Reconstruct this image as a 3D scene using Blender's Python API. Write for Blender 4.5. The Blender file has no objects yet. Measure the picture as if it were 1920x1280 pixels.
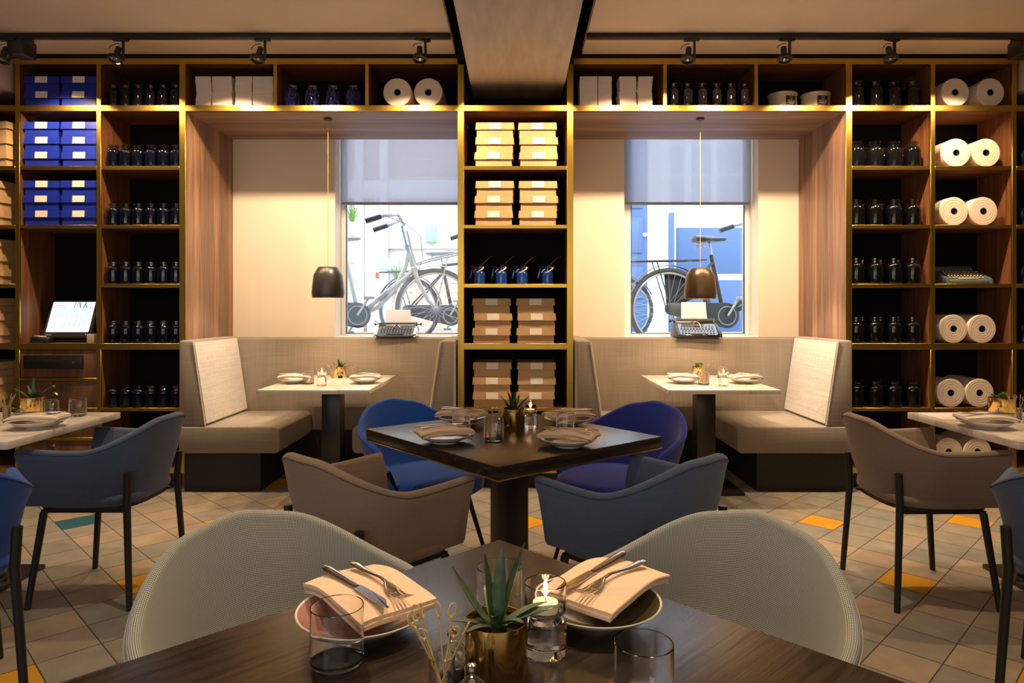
import bpy, bmesh, math, random
from mathutils import Vector, Matrix
random.seed(7)
PI = math.pi
SC = bpy.context.scene
COL = SC.collection

# ------------------------------------------------------------------ camera
EYE = 1.27
FPX = 1280.0
CXP, CYP = 968.0, 578.0
cam_d = bpy.data.cameras.new('camera'); cam = bpy.data.objects.new('camera', cam_d); COL.objects.link(cam)
cam_d.sensor_width = 36; cam_d.lens = 24
cam_d.shift_x = (960 - CXP) / 1920.0
cam_d.shift_y = (CYP - 640) / 1920.0
cam_d.clip_start = 0.05; cam_d.clip_end = 200
cam.location = (0, 0, EYE); cam.rotation_euler = (PI / 2, 0, 0)
SC.camera = cam
SC.view_settings.view_transform = 'Standard'
SC.view_settings.look = 'None'
SC.view_settings.gamma = 1
SC.view_settings.exposure = 0.0
SC.view_settings.use_curve_mapping = False
SC.cycles.transparent_max_bounces = 24

# ------------------------------------------------------------------ world (overcast daylight outside)
w = bpy.data.worlds.new('daylight'); SC.world = w; w.use_nodes = True
w.node_tree.nodes['Background'].inputs[0].default_value = (0.86, 0.92, 1.0, 1)
w.node_tree.nodes['Background'].inputs[1].default_value = 6.2

# ------------------------------------------------------------------ lights
WARM = (1.0, 0.69, 0.40)
def aim(o, target):
    d = Vector(target) - o.location
    o.rotation_euler = d.to_track_quat('-Z', 'Y').to_euler()
def spot(name, loc, target, power, size=60, blend=0.5, rad=0.03, color=WARM):
    l = bpy.data.lights.new(name, 'SPOT'); l.energy = power; l.spot_size = math.radians(size)
    l.spot_blend = blend; l.shadow_soft_size = rad; l.color = color
    o = bpy.data.objects.new(name, l); COL.objects.link(o); o.location = loc; aim(o, target); return o
def area(name, loc, target, power, sx, sy, color=WARM):
    l = bpy.data.lights.new(name, 'AREA'); l.shape = 'RECTANGLE'; l.size = sx; l.size_y = sy
    l.energy = power; l.color = color
    o = bpy.data.objects.new(name, l); COL.objects.link(o); o.location = loc; aim(o, target); return o
# lamps of the nearer ceiling tracks, above and beside the camera
spot('ceiling_lamp', (0.55, 2.05, 3.0), (0.05, 1.15, 0.75), 190, 50, .6)
spot('ceiling_lamp', (-0.75, 2.15, 3.0), (-0.2, 1.1, 0.75), 145, 50, .6)
spot('ceiling_lamp', (0.25, 3.75, 3.0), (0.0, 2.85, 0.75), 85, 50, .6)
spot('ceiling_lamp', (-2.1, 3.6, 3.0), (-2.35, 3.1, 0.75), 85, 70, .7)
spot('ceiling_lamp', (2.1, 3.6, 3.0), (2.35, 3.1, 0.75), 85, 70, .7)
spot('ceiling_lamp', (-1.1, 2.6, 3.0), (-1.6, 2.6, 0.0), 90, 80, .8)
spot('ceiling_lamp', (1.1, 2.6, 3.0), (1.6, 2.6, 0.0), 100, 80, .8)
spot('ceiling_lamp', (-1.3, 1.0, 3.0), (-0.5, 1.5, 0.6), 22, 60, .8)
spot('ceiling_lamp', (1.2, 1.0, 3.0), (0.45, 1.5, 0.6), 22, 60, .8)
area('room_fill', (0, -2.4, 2.4), (0, 3.5, 1.2), 28, 5, 1.6, (1.0, 0.78, 0.55))  # soft warm fill added out of view behind the camera
area('ceiling_fill', (0, -1.2, 1.6), (0, 1.8, 3.05), 22, 4, 1.5, (1.0, 0.82, 0.64))  # unseen area light added to brighten the ceiling
area('cool_rear_fill', (-3.0, -2.6, 1.7), (-0.5, 2, 0.8), 22, 1.6, 1.6, (0.72, 0.86, 1.0))  # added cool fill from behind; the rear wall has no window

# ------------------------------------------------------------------ geometry helpers
class MB:
    def __init__(s):
        s.bm = bmesh.new(); s.uv = None
    def box(s, x0, x1, y0, y1, z0, z1, bev=0.0, seg=2, mat=None):
        r = bmesh.ops.create_cube(s.bm, size=1.0)
        vs = r['verts']
        M = Matrix.Translation(((x0+x1)/2, (y0+y1)/2, (z0+z1)/2)) @ Matrix.Diagonal((abs(x1-x0), abs(y1-y0), abs(z1-z0), 1))
        bmesh.ops.transform(s.bm, matrix=M, verts=vs)
        if bev > 0:
            es = list({e for v in vs for e in v.link_edges})
            r2 = bmesh.ops.bevel(s.bm, geom=es, offset=bev, segments=seg, profile=.5, affect='EDGES')
            vs = list({v for f in r2['faces'] for v in f.verts} | {v for v in vs if v.is_valid})
        if mat is not None: bmesh.ops.transform(s.bm, matrix=mat, verts=vs)
        return s
    def prism(s, poly, axis, a, b, bev=0.0, seg=3, mat=None):
        def mk(p, t):
            if axis == 'x': return (t, p[0], p[1])
            if axis == 'y': return (p[0], t, p[1])
            return (p[0], p[1], t)
        v0 = [s.bm.verts.new(mk(p, a)) for p in poly]; v1 = [s.bm.verts.new(mk(p, b)) for p in poly]
        n = len(poly); fs = [s.bm.faces.new(v0), s.bm.faces.new(list(reversed(v1)))]
        for i in range(n):
            j = (i+1) % n; fs.append(s.bm.faces.new((v0[j], v0[i], v1[i], v1[j])))
        vs = v0 + v1
        if bev > 0:
            es = list({e for f in fs for e in f.edges})
            r2 = bmesh.ops.bevel(s.bm, geom=es, offset=bev, segments=seg, profile=.5, affect='EDGES')
            vs = list({v for f in r2['faces'] for v in f.verts} | {v for v in vs if v.is_valid})
        if mat is not None: bmesh.ops.transform(s.bm, matrix=mat, verts=vs)
        return s
    def rings(s, rings, closed=True, cap0=True, cap1=True, loop=False, uv=None):
        bm = s.bm
        R = [[bm.verts.new(p) for p in r] for r in rings]
        n = len(R[0]); m = len(R)
        if uv and s.uv is None: s.uv = bm.loops.layers.uv.new('UVMap')
        for i in range(m if loop else m-1):
            a, b = R[i], R[(i+1) % m]
            for j in range(n if closed else n-1):
                k = (j+1) % n
                try:
                    f = bm.faces.new((a[j], a[k], b[k], b[j]))
                except ValueError: continue
                if uv:
                    for l, (ii, jj) in zip(f.loops, ((i, j), (i, j+1), (i+1, j+1), (i+1, j))):
                        l[s.uv].uv = uv(ii, jj)
        if closed and not loop:
            if cap0: bm.faces.new(list(reversed(R[0])))
            if cap1: bm.faces.new(R[-1])
        return s
    def lathe(s, prof, seg=32, c=(0, 0, 0), cap0=True, cap1=True, mat=None):
        start = len(s.bm.verts)
        rs = []
        for r, z in prof:
            r = max(r, 1e-4)
            rs.append([(c[0]+r*math.cos(2*PI*k/seg), c[1]+r*math.sin(2*PI*k/seg), c[2]+z) for k in range(seg)])
        s.rings(rs, True, cap0, cap1)
        if mat is not None:
            s.bm.verts.ensure_lookup_table()
            bmesh.ops.transform(s.bm, matrix=mat, verts=list(s.bm.verts)[start:])
        return s
    def tube(s, pts, r, seg=8, loop=False, caps=True):
        P = [Vector(p) for p in pts]; n = len(P)
        rr = r if isinstance(r, (list, tuple)) else [r]*n
        T = []
        for i in range(n):
            if loop: d = P[(i+1) % n]-P[i-1]
            else: d = P[min(i+1, n-1)]-P[max(i-1, 0)]
            T.append(d.normalized() if d.length > 1e-9 else Vector((0, 0, 1)))
        up = Vector((0, 0, 1)) if abs(T[0].z) < .9 else Vector((1, 0, 0))
        N = (up - T[0]*up.dot(T[0])).normalized()
        rings = []
        for i in range(n):
            N = (N - T[i]*N.dot(T[i]))
            N = N.normalized() if N.length > 1e-6 else T[i].orthogonal().normalized()
            B = T[i].cross(N)
            rings.append([tuple(P[i] + (N*math.cos(2*PI*k/seg) + B*math.sin(2*PI*k/seg))*rr[i]) for k in range(seg)])
        s.rings(rings, True, caps, caps, loop)
        return s
    def bar(s, a, b, r0, r1=None, seg=12):
        return s.tube([a, b], [r0, r0 if r1 is None else r1], seg)
    def poly(s, pts):
        s.bm.faces.new([s.bm.verts.new(p) for p in pts]); return s
    def xf(s, M):
        bmesh.ops.transform(s.bm, matrix=M, verts=list(s.bm.verts)); return s
    def build(s, name, mat, parent=None, loc=None, rot=None, ang=38, recalc=True):
        if recalc: bmesh.ops.recalc_face_normals(s.bm, faces=list(s.bm.faces))
        me = bpy.data.meshes.new(name); s.bm.to_mesh(me); s.bm.free()
        if mat is not None:
            for m in (mat if isinstance(mat, (list, tuple)) else [mat]): me.materials.append(m)
        if ang:
            me.polygons.foreach_set('use_smooth', [True]*len(me.polygons)); me.set_sharp_from_angle(angle=math.radians(ang))
        o = bpy.data.objects.new(name, me); COL.objects.link(o)
        if parent is not None: o.parent = parent
        if loc is not None: o.location = loc
        if rot is not None: o.rotation_euler = rot
        return o
def tag(o, label=None, cat=None, group=None, kind=None):
    if label: o['label'] = label
    if cat: o['category'] = cat
    if group: o['group'] = group
    if kind: o['kind'] = kind
    return o
def thing(name, label, cat, loc=(0, 0, 0), rz=0, group=None):
    o = bpy.data.objects.new(name, None); COL.objects.link(o); o.empty_display_size = .05
    o.location = loc; o.rotation_euler = (0, 0, rz); return tag(o, label, cat, group)
def children_of(o): return [c for c in bpy.data.objects if c.parent == o]
def tree(o):
    return [(c, tree(c)) for c in children_of(o)]
def copy_tree(o, loc=None, rz=None, label=None, group=None, kids=None):
    c = o.copy(); COL.objects.link(c)
    if loc is not None: c.location = loc
    if rz is not None: c.rotation_euler = (0, 0, rz)
    if label: c['label'] = label
    if group: c['group'] = group
    def rec(ks, par):
        for k, sub in ks:
            d = k.copy(); COL.objects.link(d); d.parent = par; rec(sub, d)
    rec(tree(o) if kids is None else kids, c)
    return c
class Proto:
    """first placement moves the source itself, later ones copy it with its parts"""
    def __init__(s, root): s.root = root; s.used = False; s.kids = tree(root)
    def put(s, loc, rz=0, label=None, group=None):
        if not s.used:
            s.used = True; o = s.root; o.location = loc; o.rotation_euler = (0, 0, rz)
            if label: o['label'] = label
            if group: o['group'] = group
            return o
        return copy_tree(s.root, loc, rz, label, group, s.kids)
def X(px, Y): return (px-CXP)*Y/FPX
def Z(py, Y): return EYE+(CYP-py)*Y/FPX
def YT(py, z=.75): return (EYE-z)*FPX/(py-CYP)
ORD = ['first', 'second', 'third', 'fourth', 'fifth', 'sixth', 'seventh', 'eighth']

# ------------------------------------------------------------------ materials
def nt(name):
    m = bpy.data.materials.new(name); m.use_nodes = True; t = m.node_tree
    return m, t, t.nodes['Principled BSDF']
def mat(name, col, rough=.5, metal=0., spec=.5, coat=0., bump=0., bscale=200., var=0., vscale=8., stretch=(1, 1, 1), sheen=0.):
    m, t, b = nt(name)
    b.inputs['Base Color'].default_value = (*col, 1); b.inputs['Roughness'].default_value = rough
    b.inputs['Metallic'].default_value = metal; b.inputs['Specular IOR Level'].default_value = spec
    b.inputs['Coat Weight'].default_value = coat; b.inputs['Coat Roughness'].default_value = .08
    if sheen: b.inputs['Sheen Weight'].default_value = sheen
    tc = t.nodes.new('ShaderNodeTexCoord'); mp = t.nodes.new('ShaderNodeMapping'); mp.inputs['Scale'].default_value = stretch
    t.links.new(tc.outputs['Object'], mp.inputs[0])
    if var:
        n = t.nodes.new('ShaderNodeTexNoise'); n.inputs['Scale'].default_value = vscale; n.inputs['Detail'].default_value = 6
        t.links.new(mp.outputs[0], n.inputs['Vector'])
        r = t.nodes.new('ShaderNodeValToRGB')
        r.color_ramp.elements[0].position = .3; r.color_ramp.elements[1].position = .7
        r.color_ramp.elements[0].color = (*[max(0, c*(1-var)) for c in col], 1)
        r.color_ramp.elements[1].color = (*[min(1, c*(1+var)) for c in col], 1)
        t.links.new(n.outputs['Fac'], r.inputs[0]); t.links.new(r.outputs[0], b.inputs['Base Color'])
    if bump:
        n2 = t.nodes.new('ShaderNodeTexNoise'); n2.inputs['Scale'].default_value = bscale; n2.inputs['Detail'].default_value = 3
        t.links.new(mp.outputs[0], n2.inputs['Vector'])
        bp = t.nodes.new('ShaderNodeBump'); bp.inputs['Strength'].default_value = bump; bp.inputs['Distance'].default_value = .002
        t.links.new(n2.outputs['Fac'], bp.inputs['Height']); t.links.new(bp.outputs[0], b.inputs['Normal'])
    return m
def wood(name, c0, c1, axis='z', rough=.45, plank=0, fine=1.0, bump=.15, coat=0., pscale=.1):
    """grain stretched along one axis, optional plank colour steps across"""
    m, t, b = nt(name); N = t.nodes; L = t.links
    tc = N.new('ShaderNodeTexCoord'); mp = N.new('ShaderNodeMapping')
    sc = {'x': (1.2, 22, 22), 'y': (22, 1.2, 22), 'z': (22, 22, 1.2)}[axis]
    mp.inputs['Scale'].default_value = [v*fine for v in sc]
    L.new(tc.outputs['Object'], mp.inputs[0])
    n = N.new('ShaderNodeTexNoise'); n.inputs['Scale'].default_value = 1.6; n.inputs['Detail'].default_value = 8; n.inputs['Distortion'].default_value = .6
    L.new(mp.outputs[0], n.inputs['Vector'])
    r = N.new('ShaderNodeValToRGB'); r.color_ramp.elements[0].position = .32; r.color_ramp.elements[1].position = .68
    r.color_ramp.elements[0].color = (*c0, 1); r.color_ramp.elements[1].color = (*c1, 1)
    L.new(n.outputs['Fac'], r.inputs[0]); out = r.outputs[0]
    if plank:
        sx = N.new('ShaderNodeSeparateXYZ'); L.new(tc.outputs['Object'], sx.inputs[0])
        mu = N.new('ShaderNodeMath'); mu.operation = 'MULTIPLY'; mu.inputs[1].default_value = 1/pscale
        L.new(sx.outputs[{'x': 0, 'y': 1, 'z': 2}[plank]], mu.inputs[0])
        fl = N.new('ShaderNodeMath'); fl.operation = 'FLOOR'; L.new(mu.outputs[0], fl.inputs[0])
        wn = N.new('ShaderNodeTexWhiteNoise'); wn.noise_dimensions = '1D'; L.new(fl.outputs[0], wn.inputs['W'])
        mr = N.new('ShaderNodeMapRange'); mr.inputs[3].default_value = .72; mr.inputs[4].default_value = 1.25; L.new(wn.outputs[0], mr.inputs[0])
        mx = N.new('ShaderNodeVectorMath'); mx.operation = 'SCALE'; L.new(out, mx.inputs[0]); L.new(mr.outputs[0], mx.inputs['Scale']); out = mx.outputs[0]
    L.new(out, b.inputs['Base Color']); b.inputs['Roughness'].default_value = rough
    b.inputs['Coat Weight'].default_value = coat; b.inputs['Coat Roughness'].default_value = .15
    bp = N.new('ShaderNodeBump'); bp.inputs['Strength'].default_value = bump; bp.inputs['Distance'].default_value = .002
    L.new(n.outputs['Fac'], bp.inputs['Height']); L.new(bp.outputs[0], b.inputs['Normal'])
    return m
def linen(name, col, k=900., amt=.22, sheen=.2, rough=.9):
    """coarse plain weave: crossing stretched noises in object space"""
    m, t, b = nt(name); N = t.nodes; L = t.links
    tc = N.new('ShaderNodeTexCoord'); outs = []
    for sc in ((8, 8, k), (k, k*.7, 8)):
        mp = N.new('ShaderNodeMapping'); mp.inputs['Scale'].default_value = sc; L.new(tc.outputs['Object'], mp.inputs[0])
        n = N.new('ShaderNodeTexNoise'); n.inputs['Scale'].default_value = .35; n.inputs['Detail'].default_value = 3; L.new(mp.outputs[0], n.inputs['Vector']); outs.append(n.outputs['Fac'])
    ad = N.new('ShaderNodeMath'); ad.operation = 'ADD'; L.new(outs[0], ad.inputs[0]); L.new(outs[1], ad.inputs[1])
    mr = N.new('ShaderNodeMapRange'); mr.inputs[1].default_value = .7; mr.inputs[2].default_value = 1.3
    mr.inputs[3].default_value = 1-amt; mr.inputs[4].default_value = 1+amt; L.new(ad.outputs[0], mr.inputs[0])
    rgb = N.new('ShaderNodeRGB'); rgb.outputs[0].default_value = (*col, 1)
    mx = N.new('ShaderNodeVectorMath'); mx.operation = 'SCALE'; L.new(rgb.outputs[0], mx.inputs[0]); L.new(mr.outputs[0], mx.inputs['Scale'])
    L.new(mx.outputs[0], b.inputs['Base Color']); b.inputs['Roughness'].default_value = rough; b.inputs['Sheen Weight'].default_value = sheen
    b.inputs['Specular IOR Level'].default_value = .2
    bp = N.new('ShaderNodeBump'); bp.inputs['Strength'].default_value = .25; bp.inputs['Distance'].default_value = .001
    L.new(ad.outputs[0], bp.inputs['Height']); L.new(bp.outputs[0], b.inputs['Normal'])
    return m
def weave(name, ca, cb, pitch=.0056):
    """two-colour basket weave laid along the shell's own UVs (metres)"""
    m, t, b = nt(name); N = t.nodes; L = t.links
    uv = N.new('ShaderNodeUVMap'); uv.uv_map = 'UVMap'; s = N.new('ShaderNodeSeparateXYZ'); L.new(uv.outputs[0], s.inputs[0])
    def M(op, a, bb=None):
        n = N.new('ShaderNodeMath'); n.operation = op
        for i, v in enumerate((a, bb)):
            if v is None: continue
            if isinstance(v, (int, float)): n.inputs[i].default_value = v
            else: L.new(v, n.inputs[i])
        return n.outputs[0]
    k = 2*PI/pitch
    a = M('SINE', M('MULTIPLY', M('ADD', s.outputs[0], s.outputs[1]), k*.7)); c = M('SINE', M('MULTIPLY', M('SUBTRACT', s.outputs[0], s.outputs[1]), k*.7))
    p = M('MULTIPLY', a, c); q = M('ADD', M('MULTIPLY', p, .75), .5)
    mx = N.new('ShaderNodeMix'); mx.data_type = 'RGBA'; mx.inputs[6].default_value = (*ca, 1); mx.inputs[7].default_value = (*cb, 1)
    mx.clamp_factor = True; L.new(q, mx.inputs[0]); L.new(mx.outputs[2], b.inputs['Base Color'])
    b.inputs['Roughness'].default_value = .85; b.inputs['Sheen Weight'].default_value = .15; b.inputs['Specular IOR Level'].default_value = .2
    bp = N.new('ShaderNodeBump'); bp.inputs['Strength'].default_value = .3; bp.inputs['Distance'].default_value = .0008
    L.new(q, bp.inputs['Height']); L.new(bp.outputs[0], b.inputs['Normal'])
    return m
def glass(name, tint=(1, 1, 1), ior=1.5, add=0.0):
    m = bpy.data.materials.new(name); m.use_nodes = True; t = m.node_tree; N = t.nodes; L = t.links; N.clear()
    o = N.new('ShaderNodeOutputMaterial'); tr = N.new('ShaderNodeBsdfTransparent'); tr.inputs[0].default_value = (*tint, 1)
    gl = N.new('ShaderNodeBsdfGlossy'); gl.inputs['Roughness'].default_value = .02
    lw = N.new('ShaderNodeLayerWeight'); lw.inputs[0].default_value = .5
    pw = N.new('ShaderNodeMath'); pw.operation = 'POWER'; pw.inputs[1].default_value = 3.0; L.new(lw.outputs['Facing'], pw.inputs[0])
    ad = N.new('ShaderNodeMath'); ad.operation = 'MULTIPLY_ADD'; ad.use_clamp = True; ad.inputs[1].default_value = .9; ad.inputs[2].default_value = ((ior-1)/(ior+1))**2+add; L.new(pw.outputs[0], ad.inputs[0])
    mx = N.new('ShaderNodeMixShader'); L.new(ad.outputs[0], mx.inputs[0]); L.new(tr.outputs[0], mx.inputs[1]); L.new(gl.outputs[0], mx.inputs[2])
    L.new(mx.outputs[0], o.inputs[0]); return m
def clearglass(name, ior=1.5, k=.55, tint=(1, 1, 1)):
    """refracting glass blended with plain transmission so that light still reaches what stands inside"""
    m = bpy.data.materials.new(name); m.use_nodes = True; t = m.node_tree; N = t.nodes; L = t.links; N.clear()
    o = N.new('ShaderNodeOutputMaterial'); tr = N.new('ShaderNodeBsdfTransparent'); tr.inputs[0].default_value = (*tint, 1)
    g = N.new('ShaderNodeBsdfGlass'); g.inputs['IOR'].default_value = ior; g.inputs['Roughness'].default_value = 0; g.inputs['Color'].default_value = (*tint, 1)
    mx = N.new('ShaderNodeMixShader'); mx.inputs[0].default_value = k; L.new(tr.outputs[0], mx.inputs[1]); L.new(g.outputs[0], mx.inputs[2]); L.new(mx.outputs[0], o.inputs[0]); return m
def emit(name, col, s):
    m = bpy.data.materials.new(name); m.use_nodes = True; t = m.node_tree; t.nodes.clear()
    o = t.nodes.new('ShaderNodeOutputMaterial'); e = t.nodes.new('ShaderNodeEmission'); e.inputs[0].default_value = (*col, 1); e.inputs[1].default_value = s
    t.links.new(e.outputs[0], o.inputs[0]); return m

M_plaster = mat('ceiling_plaster', (.72, .63, .55), .9, var=.04, vscale=2.5, bump=.1, bscale=40)
M_beam = mat('beam_plaster', (.52, .47, .43), .75, var=.12, vscale=3, stretch=(6, 1, 1), bump=.3, bscale=20)
M_cream = mat('cream_wall', (.80, .72, .61), .8, bump=.1, bscale=150)
M_dark = mat('black_paint', (.012, .010, .010), .6)
M_black = mat('black_metal', (.015, .014, .014), .4, spec=.5)
M_brass = mat('brushed_brass', (.62, .42, .085), .3, metal=1, bump=.04, bscale=60, stretch=(1, 1, 30))
M_brassH = mat('brushed_brass_flat', (.62, .42, .085), .3, metal=1, bump=.04, bscale=60, stretch=(30, 1, 1))
M_pot = mat('polished_brass', (.85, .56, .2), .12, metal=1)
M_walnut = wood('walnut_vertical', (.12, .042, .016), (.26, .105, .042), 'z')
M_walnutX = wood('walnut_board', (.12, .045, .018), (.25, .10, .045), 'x')
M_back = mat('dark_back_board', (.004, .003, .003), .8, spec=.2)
M_lin = wood('bay_lining_vertical', (.20, .105, .062), (.37, .215, .135), 'z', plank='y', pscale=.085)
M_linT = wood('bay_lining_soffit', (.20, .115, .08), (.35, .22, .16), 'x', plank='y', pscale=.085)
M_booth = linen('taupe_upholstery', (.27, .225, .18))
M_plinth = mat('black_plinth', (.012, .009, .008), .55)
M_marble = None
M_oak = wood('black_stained_oak', (.004, .003, .002), (.032, .022, .015), 'x', rough=.27, fine=1.9, bump=.3)
M_iron = mat('dark_iron', (.018, .012, .010), .35)
M_kraft = mat('kraft_board', (.56, .36, .18), .75, var=.06, vscale=30, stretch=(8, 1, 1))
M_bluebox = mat('blue_card', (.012, .03, .36), .35, var=.08, vscale=20)
M_paper = mat('white_paper', (.80, .72, .66), .8)
M_label = mat('white_sticker', (.88, .80, .70), .6)
M_ink = mat('printing_ink', (.03, .03, .04), .5)
M_roll = mat('paper_roll', (.80, .68, .56), .85, var=.03, vscale=20)
M_jar = mat('dark_blue_glass', (.001, .0025, .010), .06, spec=.6)
M_jarR = mat('near_black_glass', (.003, .003, .004), .07, spec=.5)
M_glass = clearglass('clear_glass', 1.45, 1.0)
M_solid = clearglass('solid_glass', 1.5, 1.0)
M_blueglass = glass('cobalt_glass', (.10, .26, .7), 1.5, .10)
M_pane = glass('window_glass', (.97, .99, 1.0), 1.45)
M_frame = mat('white_window_frame', (.78, .80, .82), .45)
M_porc = mat('off_white_china', (.72, .68, .60), .2, coat=.5)
M_pink = mat('mauve_glaze', (.36, .19, .17), .2, coat=.5)
M_olive = mat('olive_glaze', (.07, .055, .03), .2, coat=.5)
M_nap = linen('beige_napkin_linen', (.66, .50, .37), k=1600, amt=.06, sheen=.1)
M_napw = linen('white_napkin_linen', (.80, .70, .60), k=1600, amt=.05, sheen=.1)
M_steel = mat('polished_steel', (.75, .72, .68), .13, metal=1)
M_leaf = mat('succulent_leaf', (.030, .07, .028), .5, var=.45, vscale=60, coat=.1)
M_leaf2 = mat('bright_leaf', (.12, .25, .03), .5, var=.3, vscale=40)
M_soil = mat('dark_soil', (.02, .013, .008), .95)
M_bamboo = mat('bamboo_pick', (.50, .36, .14), .6)
M_wax = mat('white_wax', (.9, .82, .7), .5)
M_flame = emit('candle_flame', (1.0, .60, .22), 14)
M_screen = None
def make_sheet():
    m, t, b = nt('thin_white_sheet'); b.inputs['Base Color'].default_value = (.85, .84, .82, 1); b.inputs['Roughness'].default_value = .8
    tl = t.nodes.new('ShaderNodeBsdfTranslucent'); tl.inputs[0].default_value = (.8, .82, .86, 1); mx = t.nodes.new('ShaderNodeMixShader'); mx.inputs[0].default_value = .4
    o = t.nodes['Material Output']; t.links.new(b.outputs[0], mx.inputs[1]); t.links.new(tl.outputs[0], mx.inputs[2]); t.links.new(mx.outputs[0], o.inputs[0]); return m
M_sheet = make_sheet()
M_teal = mat('grey_green_enamel', (.10, .13, .12), .4)
M_keys = mat('ivory_keys', (.78, .60, .42), .4)
M_oil = mat('blue_enamel', (.008, .05, .28), .22, coat=.5)
M_blueplastic = mat('blue_straws', (.02, .04, .45), .4)

# marble
def make_marble():
    m, t, b = nt('white_marble'); N = t.nodes; L = t.links
    tc = N.new('ShaderNodeTexCoord'); n = N.new('ShaderNodeTexNoise'); n.inputs['Scale'].default_value = 2.3; n.inputs['Detail'].default_value = 9; n.inputs['Distortion'].default_value = 1.4
    L.new(tc.outputs['Object'], n.inputs['Vector']); r = N.new('ShaderNodeValToRGB')
    e = r.color_ramp.elements; e[0].position = .46; e[0].color = (.70, .66, .60, 1); e[1].position = .54; e[1].color = (.72, .67, .60, 1)
    k = e.new(.5); k.color = (.52, .47, .41, 1); L.new(n.outputs['Fac'], r.inputs[0]); L.new(r.outputs[0], b.inputs['Base Color'])
    b.inputs['Roughness'].default_value = .22; return m
M_marble = make_marble()
# blind: half see-through screen cloth
def make_blind():
    m = bpy.data.materials.new('screen_cloth'); m.use_nodes = True; t = m.node_tree; N = t.nodes; L = t.links; N.clear()
    o = N.new('ShaderNodeOutputMaterial'); tr = N.new('ShaderNodeBsdfTransparent'); tr.inputs[0].default_value = (1, 1, 1, 1)
    df = N.new('ShaderNodeBsdfDiffuse'); df.inputs[0].default_value = (.42, .43, .48, 1)
    tl = N.new('ShaderNodeBsdfTranslucent'); tl.inputs[0].default_value = (.62, .66, .78, 1)
    a = N.new('ShaderNodeMixShader'); a.inputs[0].default_value = .55; L.new(df.outputs[0], a.inputs[1]); L.new(tl.outputs[0], a.inputs[2])
    c = N.new('ShaderNodeMixShader'); c.inputs[0].default_value = .74; L.new(tr.outputs[0], c.inputs[1]); L.new(a.outputs[0], c.inputs[2]); L.new(c.outputs[0], o.inputs[0]); return m
M_blind = make_blind()
#--SECTION-STRUCTURE
# ------------------------------------------------------------------ room shell
YS = 4.815          # front plane of the shelving
YB = 5.62           # plane of the bay back walls
XL, XR, YR = -5.2, 5.2, -4.0
HC = 3.055          # ceiling panels
def struct(name, mb, m, parent=None, **k):
    o = mb.build(name, m, parent, **k)
    if parent is None: o['kind'] = 'structure'
    return o
# floor: 208 mm square tiles laid at 45 degrees, orange and blue ones on a regular lattice
TS = .2085; U0, V0 = 3.533, .960
tile_cols = [(.30, .255, .205), (.27, .25, .215), (.34, .265, .205), (.245, .24, .215), (.36, .29, .215), (.29, .265, .23)]
M_tiles = [mat('floor_tile_%s' % n, c, .42, var=.16, vscale=7, bump=.12, bscale=30) for n, c in zip(('beige', 'taupe', 'rose', 'grey', 'sand', 'stone'), tile_cols)]
M_tiles += [mat('floor_tile_orange', (.62, .31, .015), .4, var=.06, vscale=7), mat('floor_tile_blue', (.02, .105, .15), .4, var=.1, vscale=7), mat('tile_grout', (.07, .055, .042), .9)]
fm = MB(); bm = fm.bm; rnd = random.Random(5)
for i in range(-60, 61):
    for j in range(-60, 61):
        u, v = U0+i*TS, V0+j*TS
        x, y = (u-v)/math.sqrt(2), (u+v)/math.sqrt(2)
        if not (XL-.2 < x < XR+.2 and -1.4 < y < 6.1): continue
        g = .0022; a = TS/2-g; vs = []
        for du, dv in ((-a, -a), (a, -a), (a, a), (-a, a)):
            vs.append(bm.verts.new(((u+du-v-dv)/math.sqrt(2), (u+du+v+dv)/math.sqrt(2), 0.0)))
        f = bm.faces.new(vs)
        if i % 3 == 0 and j % 3 == 0 and ((i+j)//3) % 2 == 0:
            f.material_index = 7 if (i, j) in ((-12, 18), (9, 9)) else 6
        else: f.material_index = rnd.choice((0, 0, 1, 1, 2, 3, 3, 4, 5))
f = bm.faces.new([bm.verts.new(p) for p in ((XL, YR, -.0015), (XR, YR, -.0015), (XR, 6.2, -.0015), (XL, 6.2, -.0015))]); f.material_index = 8
struct('floor', fm, M_tiles, ang=0, recalc=False)
# ceiling: two dropped panels either side of a beam, dark void above the gaps
struct('ceiling', MB().box(XL, X(854, YS), YR, YS-.02, HC, HC+.05, .003), M_plaster)
struct('ceiling', MB().box(X(1090.6, YS), XR, YR, YS-.02, HC, HC+.05, .003), M_plaster)
struct('trim_1', MB().box(XL, XR, YR, 6.2, HC+.38, HC+.45), M_dark)
struct('trim_2', MB().box(-.325, .345, YR, 5.17, 2.857, HC+.38, .004), M_beam)
for k, (a, b) in enumerate(((XL, X(28, YS)-.02), (X(1906, YS)+.02, XR))):
    struct('trim_%d' % (3+k), MB().box(a, b, YR, 5.15, 2.80, HC-.001, .004), M_beam)
# side and rear walls
M_side = mat('warm_side_wall', (.30, .24, .19), .85)
struct('wall_left', MB().box(XL-.1, XL, YR, 6.2, 0, HC+.4), M_side)
struct('wall_right', MB().box(XR, XR+.1, YR, 6.2, 0, HC+.4), M_side)
struct('wall_rear', MB().box(XL, XR, YR-.1, YR, 0, HC+.4), M_side)
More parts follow.
